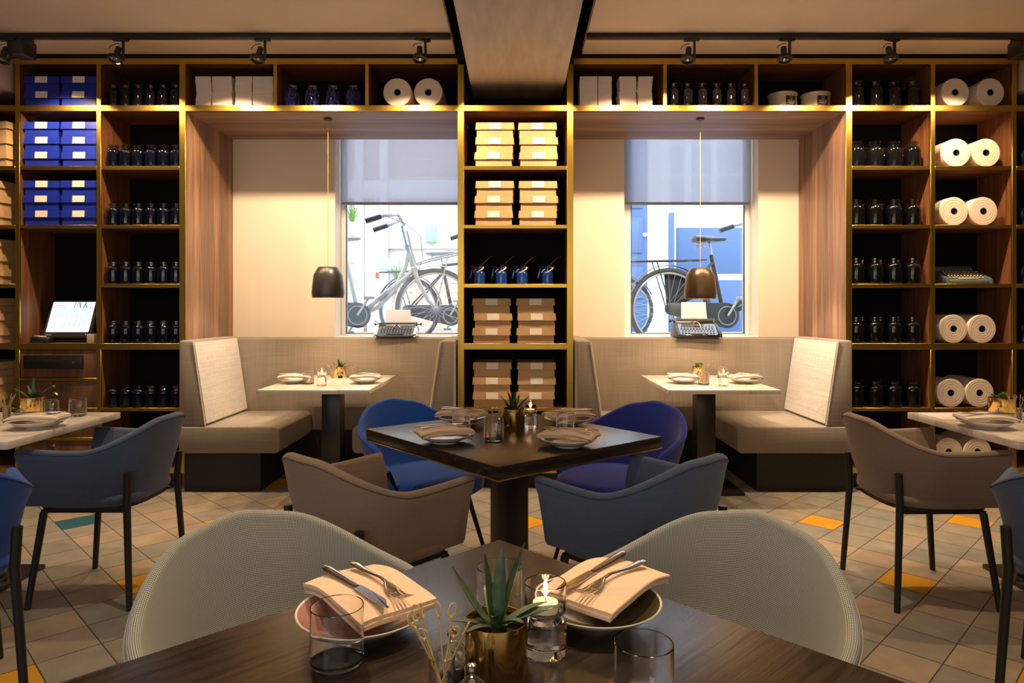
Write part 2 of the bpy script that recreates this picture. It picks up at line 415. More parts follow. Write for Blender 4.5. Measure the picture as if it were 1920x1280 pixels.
# window wall with two openings; 0.3 m thick
WIN = [(-1.492, -.385), (.890, 1.993)]
SILL = 1.035; WTOP = 2.95
bw = MB()
xs = [XL, WIN[0][0], WIN[0][1], WIN[1][0], WIN[1][1], XR]
for a, b in ((0, 1), (2, 3), (4, 5)): bw.box(xs[a], xs[b], YB, YB+.32, 0, HC+.38)
for a, b in ((1, 2), (3, 4)):
    bw.box(xs[a], xs[b], YB, YB+.32, 0, SILL); bw.box(xs[a], xs[b], YB, YB+.32, WTOP, HC+.38)
struct('wall_back', bw, M_cream)
M_reveal = mat('white_reveal', (.80, .80, .80), .6)
for n, (a, b) in enumerate(WIN):
    fy0, fy1 = YB+.20, YB+.27
    L_, R_ = (.040, .045) if n == 0 else (.088, .045)
    fr = MB()
    fr.box(a, a+L_, fy0, fy1, SILL, WTOP, .004); fr.box(b-R_, b, fy0, fy1, SILL, WTOP, .004)
    fr.box(a+L_, b-R_, fy0, fy1, SILL, SILL+.022, .004); fr.box(a+L_, b-R_, fy0, fy1, WTOP-.05, WTOP, .004)
    o = struct('window_%d' % (n+1), fr, M_frame)
    gk = MB(); g = .006
    gk.box(a+L_, a+L_+g, fy0-.002, fy0+.03, SILL+.02, WTOP-.05); gk.box(b-R_-g, b-R_, fy0-.002, fy0+.03, SILL+.02, WTOP-.05)
    gk.box(a+L_, b-R_, fy0-.002, fy0+.03, SILL+.02, SILL+.026)
    gk.build('gasket', mat('blue_grey_gasket', (.05, .08, .13), .5), o)
    MB().box(a+L_, b-R_, fy0+.030, fy0+.036, SILL+.02, WTOP-.05).build('pane', M_pane, o)
    struct('trim_%d' % (5+n), MB().box(a, b, YB+.0, YB+.20, SILL-.03, SILL+.004, .003), M_reveal)
    # roller blind, lowered to just under half
    bl = thing('roller_blind', ['grey see-through roller blind half lowered in the left window beside the central shelves',
                                'grey see-through roller blind half lowered in the right window behind the pendant lamp'][n], 'blind', ((a+b)/2, YB+.15, 2.155))
    hw = (b-a)/2-.018; zb = 0
    MB().box(-hw, hw, -.0006, .0006, zb, .75).build('cloth', M_blind, bl)
    MB().box(-hw, hw, -.008, .008, zb-.012, zb+.012, .004).build('bottom_bar', mat('blind_bar', (.25, .28, .33), .4), bl)
    MB().lathe([(.022, -hw), (.022, hw)], 20, mat=Matrix.Rotation(PI/2, 4, 'Y')).xf(Matrix.Translation((0, .02, .75))).build('roller_tube', M_frame, bl)
# bay linings (walnut boards round each niche)
bays = [(X(348, YS), X(858, YS)), (X(1075, YS), X(1586, YS))]
ZSOF = 2.6600
for n, (a, b) in enumerate(bays):
    struct('trim_%d' % (7+3*n), MB().box(a-.03, a, YS+.012, YB-.001, 0, ZSOF+.03), M_lin)
    struct('trim_%d' % (8+3*n), MB().box(b, b+.03, YS+.012, YB-.001, 0, ZSOF+.03), M_lin)
    struct('trim_%d' % (9+3*n), MB().box(a+.001, b-.001, YS+.012, YB-.001, ZSOF, ZSOF+.0035), M_linT)

# ------------------------------------------------------------------ shelving
SD = .37
def XS(px): return X(px, YS)
def ZS(py): return Z(py, YS)
L0, L1, T1, T2, T3, WD, T4, BT = (109, 120), (197, 208), (311, 318), (421.5, 428), (532, 539), (643.5, 655), (764.5, 770.5), (876, 887)
def board(root, x0, x1, lev, m=None):
    """horizontal board between two pixel columns with a brass front edging"""
    zt, zb = ZS(lev[0]), ZS(lev[1])
    o = MB().box(XS(x0), XS(x1), YS+.012, YS+SD, zb+.002, zt-.001).build('shelf', M_walnutX, root, ang=0)
    MB().box(XS(x0), XS(x1), YS, YS+.012, zb, zt, .0012, 1).build('edging', M_brassH, o)
    return o
def upright(root, x0, x1, y0, y1, name='divider', m=None):
    zt, zb = ZS(y0), ZS(y1)
    o = MB().box(XS(x0)+.002, XS(x1)-.002, YS+.012, YS+SD, zb, zt).build(name, M_walnut, root, ang=0)
    MB().box(XS(x0), XS(x1), YS, YS+.012, zb, zt, .0012, 1).build('edging', M_brass, o)
    return o
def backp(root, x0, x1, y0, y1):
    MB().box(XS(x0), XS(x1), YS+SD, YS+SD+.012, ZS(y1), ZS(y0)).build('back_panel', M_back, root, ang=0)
def plinth(root, x0, x1):
    MB().box(XS(x0), XS(x1), YS+.05, YS+.08, 0, ZS(887)).build('plinth', M_plinth, root, ang=0)
# left wall unit: three columns, the till column with drawers
u1 = thing('shelving_unit', 'tall brass edged walnut shelving unit left of the left bay, holding the till', 'shelves')
upright(u1, 336, 348, 120, 876, 'side_panel')
for lev in (L0, L1, WD, BT): board(u1, -125, 336 if lev != L0 else 348, lev)
MB().box(XS(336), XS(348), YS, YS+.3, ZS(887), ZS(876)).build('edging', M_brassH, u1)
for c in (32.5, 185): 
    upright(u1, c-4.3, c+4.3, 120, 197); upright(u1, c-4.3, c+4.3, 208, 643.5); upright(u1, c-4.3, c+4.3, 655, 876)
for lev in (T1, T2, T3, T4):
    board(u1, -125, 28.2, lev); board(u1, 189.3, 336, lev)
    if lev in (T1, T2): board(u1, 36.8, 180.7, lev)
upright(u1, -137, -125, 109, 887, 'side_panel')
backp(u1, -125, 336, 109, 887); plinth(u1, -125, 348)
for yy in ((708.5, 714), (764.5, 770.5), (820, 825.5)): board(u1, 36.8, 180.7, yy)
M_drw = wood('walnut_drawer_front', (.10, .04, .018), (.20, .085, .04), 'z', fine=.8)
def drawer(y0, y1, pull):
    d = MB().box(XS(37.5), XS(180), YS+.006, YS+.026, ZS(y1)+.003, ZS(y0)-.003, .002).build('drawer', M_drw, u1)
    if pull:
        cx, cz = XS(100), ZS(y0+26)
        pr = []
        cup = MB(); rs = []
        for i in range(7):
            a = i/6*PI/2; rs.append([(cx+.042*math.cos(t)*(math.cos(a)*.15+.85), YS+.006-.026*math.sin(a), cz+.028*max(0, math.sin(t))*math.cos(a)-.002) for t in [PI*k/14 for k in range(15)]])
        cup.rings(rs, closed=False); cup.build('cup_pull', mat('aged_nickel', (.42, .36, .30), .3, metal=1), d)
        MB().lathe([(.014, 0), (.014, .004), (.006, .012), (.002, .013)], 16, mat=Matrix.Translation((cx, YS+.006, cz+.062)) @ Matrix.Rotation(PI/2, 4, 'X')).build('lock', bpy.data.materials['aged_nickel'], d)
drawer(655, 708.5, False); drawer(714, 764.5, True); drawer(770.5, 820, True); drawer(825.5, 876, True)
# centre unit
u2 = thing('shelving_unit', 'narrow brass edged central shelving unit of kraft boxes and oil cans between both bays', 'shelves')
upright(u2, 858, 870, 120, 887, 'side_panel'); upright(u2, 1063, 1075, 120, 887, 'side_panel')
for lev in (L1, T1, T2, T3, WD, T4, BT): board(u2, 870, 1063, lev)
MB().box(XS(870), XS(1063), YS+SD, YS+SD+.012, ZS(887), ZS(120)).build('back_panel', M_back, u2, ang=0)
plinth(u2, 858, 1075)
# right wall unit
u3 = thing('shelving_unit', 'tall brass edged walnut shelving unit right of the right bay, with rolls and jars', 'shelves')
upright(u3, 1586, 1598, 120, 876, 'side_panel')
for lev in (L0, L1, WD, BT): board(u3, 1598 if lev != L0 else 1586, 2050, lev)
MB().box(XS(1586), XS(1598), YS, YS+.3, ZS(887), ZS(876)).build('edging', M_brassH, u3)
for c in (1749.3, 1902):
    upright(u3, c-4.3, c+4.3, 120, 197); upright(u3, c-4.3, c+4.3, 208, 643.5); upright(u3, c-4.3, c+4.3, 655, 876)
for lev in (T1, T2, T3, T4):
    for a, b in ((1598, 1745), (1753.6, 1897.7), (1906.3, 2050)): board(u3, a, b, lev)
upright(u3, 2050, 2062, 109, 887, 'side_panel')
backp(u3, 1598, 2050, 109, 887); plinth(u3, 1586, 2050)
# overhead units spanning the bays
for n, (a, b, d) in enumerate(((348, 858, (516, 688)), (1075, 1586, (1247, 1418)))):
    u = thing('overhead_shelf', ['brass edged overhead shelf spanning the left bay, holding paper blocks and straw jars',
                                 'brass edged overhead shelf spanning the right bay, holding two paint tins'][n], 'shelves')
    board(u, a, b, L0); board(u, a, b, L1)
    for c in d: upright(u, c-3.5, c+3.5, 120, 197)
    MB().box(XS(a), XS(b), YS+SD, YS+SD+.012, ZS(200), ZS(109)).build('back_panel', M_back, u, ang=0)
# dark strip above the shelving
struct('trim_15', MB().box(XL, XR, YS+.02, YS+.06, ZS(109), HC+.38), M_dark)
# ------------------------------------------------------------------ ceiling tracks and spots
YT0 = 4.44
def track(x0, x1, label, name='lighting_track'):
    o = MB().box(x0, x1, YT0-.018, YT0+.018, HC-.034, HC, .003).build(name, M_black)
    return tag(o, label, 'light track', 'ceiling light tracks')
track(-4.2, X(845, YT0), 'black ceiling lighting track left of the central beam')
track(X(1100, YT0), 4.2, 'black ceiling lighting track right of the central beam')
M_bulb = emit('halogen_filament', (1, .75, .45), 30)
M_refl = mat('spot_reflector', (.75, .7, .65), .15, metal=1)
M_clearbulb = glass('bulb_glass', (.9, .9, .9), 1.5, .25)
sp = thing('track_spot', 'x', 'spotlight')
m = MB(); m.box(-.05, .05, -.015, .015, -.012, 0, .003); m.box(.010, .024, -.008, .008, -.135, -.01, .002); m.build('bracket', M_black, sp)
m = MB(); c = []
for i in range(9): a = i/8*PI; c.append((-.03-.0*i+.03*math.cos(a)-.01, 0, -.03-.035*i/8+.012*math.sin(a)))
m.tube(c, .0025, 6); m.build('cable', M_black, sp)
MB().lathe([(.018, .045), (.019, .0), (.016, -.006)], 20).build('socket', M_black, sp, loc=(-.022, 0, -.095), rot=(-.35, .12, 0))
MB().lathe([(.014, -.006), (.020, -.02), (.036, -.038)], 24, cap0=False, cap1=False).build('lamp_bulb', M_clearbulb, sp, loc=(-.022, 0, -.095), rot=(-.35, .12, 0))
MB().lathe([(.036, -.034), (.046, -.036), (.047, -.052), (.043, -.056), (.036, -.056), (.035, -.036)], 28, cap0=False, cap1=False).build('lamp_ring', M_black, sp, loc=(-.022, 0, -.095), rot=(-.35, .12, 0))
P_spot = Proto(sp)
SPOTS = [(14, 'leftmost spotlight, at the left edge beside the black speaker'), (226, 'second spotlight from the left, above the upper row of dark jars'),
         (492, 'third spotlight from the left, above the left bay'), (793, 'rightmost spotlight of the left track, turned sideways beside the beam'),
         (1297, 'leftmost spotlight of the right track, above the blue glass jars'), (1476, 'middle spotlight of the right track, above the paint tins'),
         (1673, 'right spotlight of the right track, above the upper dark jars')]
for i, (px, lab) in enumerate(SPOTS):
    x = X(px, YT0)
    P_spot.put((x, YT0, HC-.034), [0, .1, 0, .5, -.1, .15, .3][i], 'black ceiling track '+lab, 'track spotlights')
for px in (60, 226, 400, 567, 760, 1180, 1270, 1396, 1565, 1700, 1850):
    x = X(px, YT0)
    pw = 85 if px not in (60, 1850, 760, 1180) else 60
    spot('track_and_fill_lamp', (x-.02, YT0+.02, HC-.185), (x*1.01, YS+.40, 0.9), pw, 112, .55, .02)
for sx_ in (-1, 1): spot('track_and_fill_lamp', (sx_*.62, YT0+.02, HC-.185), (sx_*2.16, 5.03, .78), 280, 24, .5, .02, (1, .84, .66))  # left from the sideways spotlight; right one added without fixture to brighten backrests
for sx_ in (-1, 1): spot('track_and_fill_lamp', (sx_*.46, YT0, HC-.185), (0, YS+.25, 2.1), 52, 60, .6, .02)  # extra spots without fixtures, added to brighten the central boxes
for px, lab in ((40, 'small black ceiling loudspeaker at the left end above the blue boxes'), (1918, 'small black ceiling loudspeaker at the right end above the paper rolls')):
    t = thing('ceiling_speaker', lab, 'speaker', (X(px, 4.5), 4.5, HC-.001))
    MB().box(-.05, .05, -.05, .05, -.02, 0, .004).build('mount', M_black, t); 
    MB().box(-.055, .055, -.06, .07, -.125, -.018, .008).build('housing', M_black, t)
    MB().box(-.045, .045, -.064, -.060, -.115, -.028, .002).build('grille', mat('speaker_grille', (.03, .028, .026), .6), t)

# ------------------------------------------------------------------ boxes
BW, BD, BH = .268, .30, .105
def box_proto(name, label, cat, m):
    t = thing(name, label, cat)
    MB().prism([(-BW/2+.004, 0), (BW/2-.004, 0), (BW/2-.009, BH-.004), (-BW/2+.009, BH-.004)], 'y', .006, BD-.006).build('box_body', m, t, ang=0)
    lid = MB(); lh = .050
    lid.box(-BW/2, BW/2, 0, BD, BH-.006, BH)
    for x0, x1, x2, x3 in ((-BW/2-.005, -BW/2-.002, -BW/2, -BW/2+.004), (BW/2+.002, BW/2+.005, BW/2-.004, BW/2)):
        lid.prism([(x0, BH-lh), (x1, BH-lh), (x3, BH-.001), (x2, BH-.001)], 'y', 0, BD)
    lid.prism([(-.003, BH-lh), (0, BH-lh), (.003, BH-.001), (0, BH-.001)], 'x', -BW/2, BW/2)
    lo = lid.build('lid', m, t, ang=0)
    MB().prism([(-.0052, BH-.047), (-.0036, BH-.047), (-.0002, BH-.001), (-.0018, BH-.001)], 'x', -.043, .043).build('sticker', M_label, lo, ang=0)
    m2 = MB()
    for k in range(2): m2.prism([(-.0050+.0003*k, BH-.022-.008*k), (-.0045, BH-.022-.008*k), (-.0040, BH-.019-.008*k), (-.0046, BH-.019-.008*k)], 'x', -.02+.004*k, .02-.004*k)
    return Proto(t)
P_kraft = box_proto('kraft_box', 'x', 'box', M_kraft)
BW = .250
P_blue = box_proto('blue_box', 'x', 'box', M_bluebox)
def stack(P, px, lev_top, n, colour, place, grp, yoff=.035, jig=.006):
    Y = YS+yoff
    for k in range(n):
        pos = ['bottom', 'middle', 'top'][k] if n == 3 else ['lower', 'upper'][k]
        r = random.Random(int(px)*7+int(lev_top)*13+k)
        P.put((X(px, Y)+r.uniform(-jig, jig), Y+r.uniform(0, .008), ZS(lev_top)+k*(BH+.0008)), (r.uniform(-.02, .02) if jig > .003 else 0),
              '%s box, %s of the %s' % (colour, pos, place), grp)
cen = [(197+114, 'top row'), (421.5, 'second row'), (643.5, 'third row, below the oil cans'), (764.5, 'lowest row, behind the succulent')]
for (lv, rn) in cen:
    for px, side in (((927, 'left stack')), ((1009, 'right stack'))):
        stack(P_kraft, px-(4 if lv > 600 else 0), lv, 3, 'brown kraft', '%s in the %s of the central shelves' % (side, rn.split(',')[0]), 'kraft boxes on the central shelves')
for lv, n, rn in ((197, 2, 'top cell'), (311, 3, 'second cell'), (421.5, 3, 'third cell')):
    for px, side in ((CXP+(-3.503+.138)*FPX/(YS+.018), 'left'), (CXP+(-2.9618-.138)*FPX/(YS+.018), 'right')):
        stack(P_blue, px, lv, n, 'royal blue', '%s stack in the %s above the till' % (side, rn), 'blue boxes above the till', yoff=.018, jig=.002)
for i, lv in enumerate((311, 421.5, 532, 643.5, 764.5)):
    for k in range(3):
        r = random.Random(i*5+k); Y = YS+.05
        P_kraft.put((XS(28)-.012-(.235 if i else .187)-.01*(i > 0)*k, YS+.026, ZS(lv)+.001+k*(BH+.0015)), -.17 if i else -.14,
              'kraft box cut by the left edge, %s of the stack on the %s shelf' % (['bottom', 'middle', 'top'][k], ORD[i]), 'kraft boxes at the left edge')

# ------------------------------------------------------------------ jars
def jar_proto(name, r, h, mb_, neckm, fill=None):
    t = thing(name, 'x', 'jar')
    body = [(r*.86, 0), (r*.97, .006), (r, .016), (r, h*.62), (r*.97, h*.70), (r*.84, h*.77), (r*.66, h*.81)]
    MB().lathe(body, 28).build('jar_body', mb_, t)
    MB().lathe([(r*.66, h*.81), (r*.60, h*.83), (r*.60, h*.90), (r*.72, h*.905), (r*.74, h*.93), (r*.70, h*.94), (r*.70, h*.965), (r*.74, h*.97), (r*.74, h), (r*.62, h)], 28, cap0=False).build('jar_neck', neckm, t)
    if fill:
        f = MB(); rr = random.Random(3)
        for k in range(16):
            a = rr.uniform(0, 2*PI); b = a+rr.uniform(.6, 1.7); q = r*.80
            f.bar((q*math.cos(a), q*math.sin(a), .012), (q*.75*math.cos(b), q*.75*math.sin(b), h*.80), .0026, seg=6)
        f.build('straws', fill, t)
    return Proto(t)
M_neck = glass('jar_neck_glass', (.55, .6, .65), 1.5, .06)
J1 = jar_proto('glass_jar', .0443, .157, M_jar, M_neck)
J2 = jar_proto('glass_jar', .056, .185, M_jarR, M_neck)
J3 = jar_proto('straw_jar', .048, .16, M_glass, M_glass, M_blueplastic)
J4 = jar_proto('blue_glass_jar', .043, .165, M_blueglass, M_blueglass)
Y = 4.875
rows = [(197, 'top'), (311, 'second'), (421.5, 'third'), (532, 'fourth'), (643.5, 'fifth'), (764.5, 'sixth')]
for lv, rn in rows:
    for k, px in enumerate((213.5, 237, 260.5, 284, 307.5, 331)):
        J1.put((X(px, Y), Y, ZS(lv)), k*.7, 'dark blue glass jar, %s along the %s shelf left of the left bay' % (ORD[k], rn), 'dark jars left of the left bay')
Y = 4.89
for lv, rn in rows:
    sh = 0 if lv > 200 else 6
    for k, px in enumerate((1605, 1640, 1675, 1710)):
        J2.put((X(px, Y), Y, ZS(lv)), k*.9, 'large black jar, %s in front on the %s shelf right of the right bay' % (ORD[k], rn), 'large dark jars right of the right bay')
    if lv > 200:
        for k, px in enumerate((1617, 1651, 1684)):
            J2.put((X(px, 5.09), 5.09, ZS(lv)), k, 'large black jar half hidden, %s in the back line, %s shelf right of the bay' % (ORD[k], rn), 'large dark jars at the back, right shelves')
for k, px in enumerate((548, 585, 624, 662)):
    J3.put((X(px, Y), Y, ZS(197)), k*1.3, 'clear glass jar of blue straws, %s from the left above the left bay' % ORD[k], 'straw jars above the left bay')
for k, px in enumerate((1263, 1289, 1316, 1343, 1370, 1396)):
    J4.put((X(px, 4.87), 4.87, ZS(197)), 0, 'cobalt blue glass jar, %s from the left above the right bay' % ORD[k], 'blue glass jars above the right bay')
J5 = jar_proto('straw_jar', .05, .17, M_glass, M_glass, M_blueplastic)
for lv, rn in rows[1:]:
    J5.put((X(1932, Y), Y, ZS(lv)), 0, 'glass jar of blue pens cut by the right edge on the %s shelf' % rn, 'pen jars at the right edge')

# ------------------------------------------------------------------ paper rolls
def roll_proto(L=.31):
    t = thing('paper_roll', 'x', 'paper roll'); R = .1005
    M = Matrix.Translation((0, 0, R)) @ Matrix.Rotation(-PI/2, 4, 'X')
    pr = [(.024, 0)]
    for k in range(1, 8): pr += [(.024+k*.009, -.0006*(k % 2)), (.0245+k*.009, -.0006*((k+1) % 2))]
    pr += [(R-.003, 0), (R, .003), (R, L-.002), (R-.002, L), (.024, L)]
    MB().lathe(pr, 56, cap0=False, cap1=False, mat=M).build('wound_paper', M_roll, t)
    MB().lathe([(.0245, .001), (.019, .001), (.018, .004), (.018, L)], 24, cap0=False, mat=M).build('cardboard_core', mat('black_core', (.02, .018, .016), .5), t)
    return Proto(t)
PR = roll_proto()
def rolls(lv, pxs, rn, cell):
    Y = YS+.035
    for px, side in zip(pxs, ('left', 'right')):
        PR.put((X(px, Y), Y, ZS(lv)+.0005), random.Random(px).uniform(-.02, .02), 'white paper roll, %s one of the pair %s' % (side, cell), 'paper rolls')
rolls(197, (745, 803), '', 'on the overhead shelf of the left bay')
for lv, pxs, rn in ((197, (1791, 1857), 'top'), (311, (1793, 1849), 'second'), (421.5, (1789, 1844), 'third'), (643.5, (1788, 1841.5), 'fifth'), (764.5, (1783, 1837), 'sixth'), (876, (1779, 1833), 'lowest')):
    rolls(lv, pxs, rn, 'on the %s shelf of the right unit' % rn)

# ------------------------------------------------------------------ paper blocks, tins
def paper_block(x0, x1, ytop, ybot, lean, label, grp, seed):
    r = random.Random(seed); Y = 4.87; a, b = X(x0, Y), X(x1, Y); z0 = ZS(ybot); n = 14
    z1 = z0+(ybot-ytop)*Y/FPX; m = MB(); rs = []
    for i in range(n+1):
        f = i/n; dx = lean*(f-.5)+r.uniform(-.0015, .0015)
        for q in (0, 1):
            dd = dx+(.0008 if q else -.0008)
            zz = z0+(z1-z0)*(f if q == 0 else min(1, f+.02/n))
            rs.append([(a+dd, Y+r.uniform(0, .002), zz), (b+dd, Y, zz), (b+dd, Y+.15, zz), (a+dd, Y+.15, zz)])
    m.rings(rs); o = m.build('paper_block', M_paper, ang=0); tag(o, label, 'paper', grp)
seed = 0
for sidename, cols in (('left', ((367, 396, 'first'), (398, 435, 'second'), (441, 472, 'third'), (474, 512, 'fourth'))), ('right', ((1087, 1120, 'first'), (1122, 1147, 'second'), (1162, 1193, 'third'), (1196, 1223, 'fourth')))):
    for a, b, o_ in cols:
        for lv, (yt, yb) in (('upper', (138.5, 166.5)), ('lower', (168, 197))):
            seed += 1
            zt = 197 if lv == 'lower' else 168
            paper_block(a, b, yt if lv == 'upper' else 168.3, zt, random.Random(seed).uniform(-.012, .012), 'white paper block, %s one of the %s column above the %s bay' % (lv, o_, sidename), 'paper blocks above the %s bay' % sidename, seed)
for px, side in ((1464, 'left'), (1526, 'right')):
    Y = 5.0; t = thing('paint_tin', 'pale metal tin with black label, %s of the two above the right bay' % side, 'tin', (X(px+3, Y), Y, ZS(197)), group='tins above the right bay')
    MB().lathe([(.10, 0), (.102, .003), (.100, .006), (.100, .115), (.1035, .118)], 40).build('tin_body', mat('pale_tin', (.66, .60, .48), .35, metal=.25), t)
    MB().lathe([(.1045, .113), (.106, .116), (.106, .126), (.103, .129), (.099, .125)], 40).build('tin_lid', bpy.data.materials['pale_tin'], t)
    m = MB(); a0 = -PI/2+(.28 if side == 'left' else .12); rs = [[(.1012*math.cos(a0+q), .1012*math.sin(a0+q), z) for q in [(-.42+.84*k/12) for k in range(13)]] for z in (.028, .095)]
    m.rings(rs, closed=False); lb = m.build('label', mat('black_label', (.015, .012, .02), .5), t)
    m = MB()
    for i, (zz, hw) in enumerate(((.083, .16), (.070, .10), (.060, .30), (.052, .26), (.044, .30), (.036, .18))):
        m.rings([[(.1018*math.cos(a0+q), .1018*math.sin(a0+q), z) for q in (-hw, -hw/2, 0, hw/2, hw)] for z in (zz, zz+.003)], closed=False)
    m.build('label_print', M_label, lb)

# ------------------------------------------------------------------ oil cans
def oil_proto():
    t = thing('oil_can', 'x', 'oil can')
    MB().lathe([(.036, 0), (.040, .003), (.041, .010), (.041, .075), (.039, .084), (.030, .094), (.017, .100)], 32).build('can_body', M_oil, t)
    m = MB(); m.lathe([(.017, .100), (.017, .106), (.012, .108), (.012, .120), (.016, .122), (.016, .128), (.006, .132)], 20); m.build('cap', M_oil, t)
    m = MB(); m.tube([(.004, 0, .128), (.015, 0, .138), (.075, 0, .195), (.10, 0, .200)], [.005, .0035, .0018, .0014], 8); m.build('spout', mat('spout_steel', (.35, .30, .28), .3, metal=1), t)
    m = MB(); m.tube([(-.012, 0, .116), (-.03, 0, .118), (-.045, 0, .128), (-.07, 0, .130)], [.006, .006, .005, .004], 8)
    m.prism([(-.050, .118), (-.060, .118), (-.076, .050), (-.070, .040), (-.061, .046)], 'y', -.009, .009, .002, 2); m.build('trigger', M_oil, t)
    c = [(-.03+.0*k, -.012, .085) for k in range(1)]
    pts = [(-.012, -.03, .083), (.006, -.036, .092), (.026, -.034, .106), (.036, -.022, .118), (.030, -.008, .124), (.014, -.004, .122)]
    m = MB(); m.tube(pts, .0055, 10); m.tube([(-.045, -.004, .088), (-.032, -.012, .104), (-.022, -.008, .110)], .004, 8); m.build('bail_wire', mat('cream_rubber', (.75, .56, .45), .5), t)
    return Proto(t)
PO = oil_proto()
for k, px in enumerate((899, 940, 979, 1027)):
    PO.put((X(px, 4.93), 4.93, ZS(532)), -.2+.1*k, 'blue pump oil can with thin spout, %s from the left on the central shelf' % ORD[k], 'blue oil cans')

# ------------------------------------------------------------------ typewriters (local: faces -y, base centre front at origin)
def typewriter(name, label, loc, rz, wd, mbody, mkey, paper=True, flat=False, mframe=None, scale=1.0):
    t = thing(name, label, 'typewriter', loc, rz); h = wd/2
    mframe = mframe or mbody
    d = .30; H1 = .055 if not flat else .06; H2 = .105 if not flat else .085
    m = MB(); m.prism([(0, 0), (d, 0), (d, H2*.9), (d*.62, H2), (d*.50, H2), (.02, .030), (0, .022)], 'x', -h*.86, h*.86, .004, 2); m.build('body', mbody, t)
    for s in (-1, 1):
        m = MB(); m.prism([(-.008, 0), (d+.01, 0), (d+.01, H2*.85), (d*.55, H2*1.04), (.0, .034)], 'x', s*h*.86, s*h, .005, 2); m.build('side_cheek', mframe, t)
    km = MB(); nrow = 4
    for r in range(nrow):
        y = .030+r*.028; z = .030+(y-.02)*(H2-.03)/(d*.5-.02)+.006
        n = 11; off = (r % 2)*.006
        for k in range(n):
            x = -h*.72+off+k*(h*1.44-.006)/(n-1)
            km.lathe([(.0062, 0), (.0064, .004), (.005, .006)], 10, c=(x, y, z))
    km.box(-h*.4, h*.4, .008, .018, .030, .036, .002)
    km.build('keyboard', mkey, t)
    if not flat:
        m = MB(); m.lathe([(.020, -h*.95), (.020, h*.95)], 24, mat=Matrix.Rotation(PI/2, 4, 'Y')).xf(Matrix.Translation((0, d*.72, H2+.022))); cr = m.build('platen', mat('platen_rubber', (.02, .02, .022), .5), t)
        for s in (-1, 1):
            MB().lathe([(.006, 0), (.006, .022), (.014, .024), (.015, .034), (.012, .036)], 18, mat=Matrix.Translation((s*h*.95, d*.72, H2+.022)) @ Matrix.Rotation(s*PI/2, 4, 'Y')).build('platen_knob', M_black, cr)
        m = MB(); m.box(-h*.9, h*.9, d*.60, d*.64, H2+.0, H2+.022, .002); m.box(-h*.9, -h*.86, d*.58, d*.86, H2-.002, H2+.04, .003); m.box(h*.86, h*.9, d*.58, d*.86, H2-.002, H2+.04, .003)
        m.build('carriage', M_steel, t)
        m = MB(); m.tube([(-h*.9, d*.62, H2+.02), (-h*1.0, d*.52, H2+.045), (-h*1.08, d*.45, H2+.066)], [.004, .004, .006], 8); m.build('return_lever', M_steel, t)
        m = MB(); m.tube([(h*.2*math.cos(a)*.9, d*.36+.03*math.sin(a), H2*.72+.045*math.sin(a)) for a in [PI*k/10 for k in range(11)]], .004, 8); m.build('type_basket', M_steel, t)
    else:
        m = MB(); m.prism([(d*.52, H2), (d, H2), (d-.01, H2+.030), (d*.62, H2+.034)], 'x', -h*1.02, h*.8, .006, 2); m.build('carriage_cover', mbody, t)
    if paper:
        m = MB(); rs = []
        for i in range(9):
            a = i/8; y = d*.68-.0+.02*a; z = H2+.04+.135*a
            rs.append([(-.105+.006*a, y+.010*math.sin(a*2), z), (.105-.006*a, y+.010*math.sin(a*2), z)])
        m.rings(rs, closed=False); m.build('paper_sheet', M_sheet, t)
    t.scale = (1, 1, scale)
    return t
typewriter('typewriter', 'grey portable typewriter with white sheet on the left window sill', (X(741, 5.42), 5.40, SILL+.006), .05, .33, mat('grey_typewriter', (.05, .055, .065), .35), mat('black_keys', (.02, .02, .025), .3), mframe=M_steel, scale=.78)
typewriter('typewriter', 'old black typewriter with white sheet on the right window sill', (X(1311, 5.40), 5.38, SILL+.006), -.04, .35, mat('black_lacquer', (.008, .008, .010), .18, coat=.6), mat('silver_keys', (.30, .30, .29), .3), mframe=M_black)
typewriter('typewriter', 'flat grey-green portable typewriter with ivory keys in the right shelves', (X(1818, 4.86), 4.86, ZS(532)+.001), .0, .335, M_teal, M_keys, paper=False, flat=True, scale=1.15)

# ------------------------------------------------------------------ till
def text(body, size, m, parent, M, name='lettering', ext=.0006):
    c = bpy.data.curves.new(name, 'FONT'); c.body = body; c.size = size; c.extrude = ext; c.align_x = 'CENTER'; c.resolution_u = 3
    o = bpy.data.objects.new(name, c); COL.objects.link(o)
    me = bpy.data.meshes.new_from_object(o.evaluated_get(bpy.context.evaluated_depsgraph_get()))
    bpy.data.objects.remove(o); bpy.data.curves.remove(c)
    o2 = bpy.data.objects.new(name, me); COL.objects.link(o2); me.materials.clear(); me.materials.append(m); me.transform(M); o2.parent = parent; return o2
till = thing('till', 'black touch screen till with a lit white screen above the drawers', 'till', (X(124, 4.95), 4.93, ZS(643.5)), .0)
Rt = Matrix.Translation((0, .02, .047)) @ Matrix.Rotation(-.38, 4, 'X') @ Matrix.Diagonal((1, 1, 1.06, 1))
m = MB(); m.box(-.16, .16, .03, .20, 0, .02, .006); m.prism([(.06, .0), (.19, .0), (.20, .16), (.13, .16)], 'x', -.08, .08, .01); m.build('stand', M_black, till)
m = MB(); m.box(-.178, .178, 0, .035, -.012, .272, .012, 3, mat=Rt); m.build('housing', mat('till_plastic', (.05, .048, .045), .4), till)
scr = MB().box(-.155, .155, -.002, .001, .028, .250, mat=Rt).build('screen', emit('till_screen', (.80, .93, 1.0), 1.25), till, ang=0)
pm = MB(); gm = emit('screen_grid', (.40, .62, .72), .8)
for k in range(7): pm.box(-.148, -.045, -.0032, -.002, .238-k*.0155, .2395-k*.0155, mat=Rt)
for k in range(5): pm.box(-.035+k*.037, -.0342+k*.037, -.0032, -.002, .06, .185, mat=Rt)
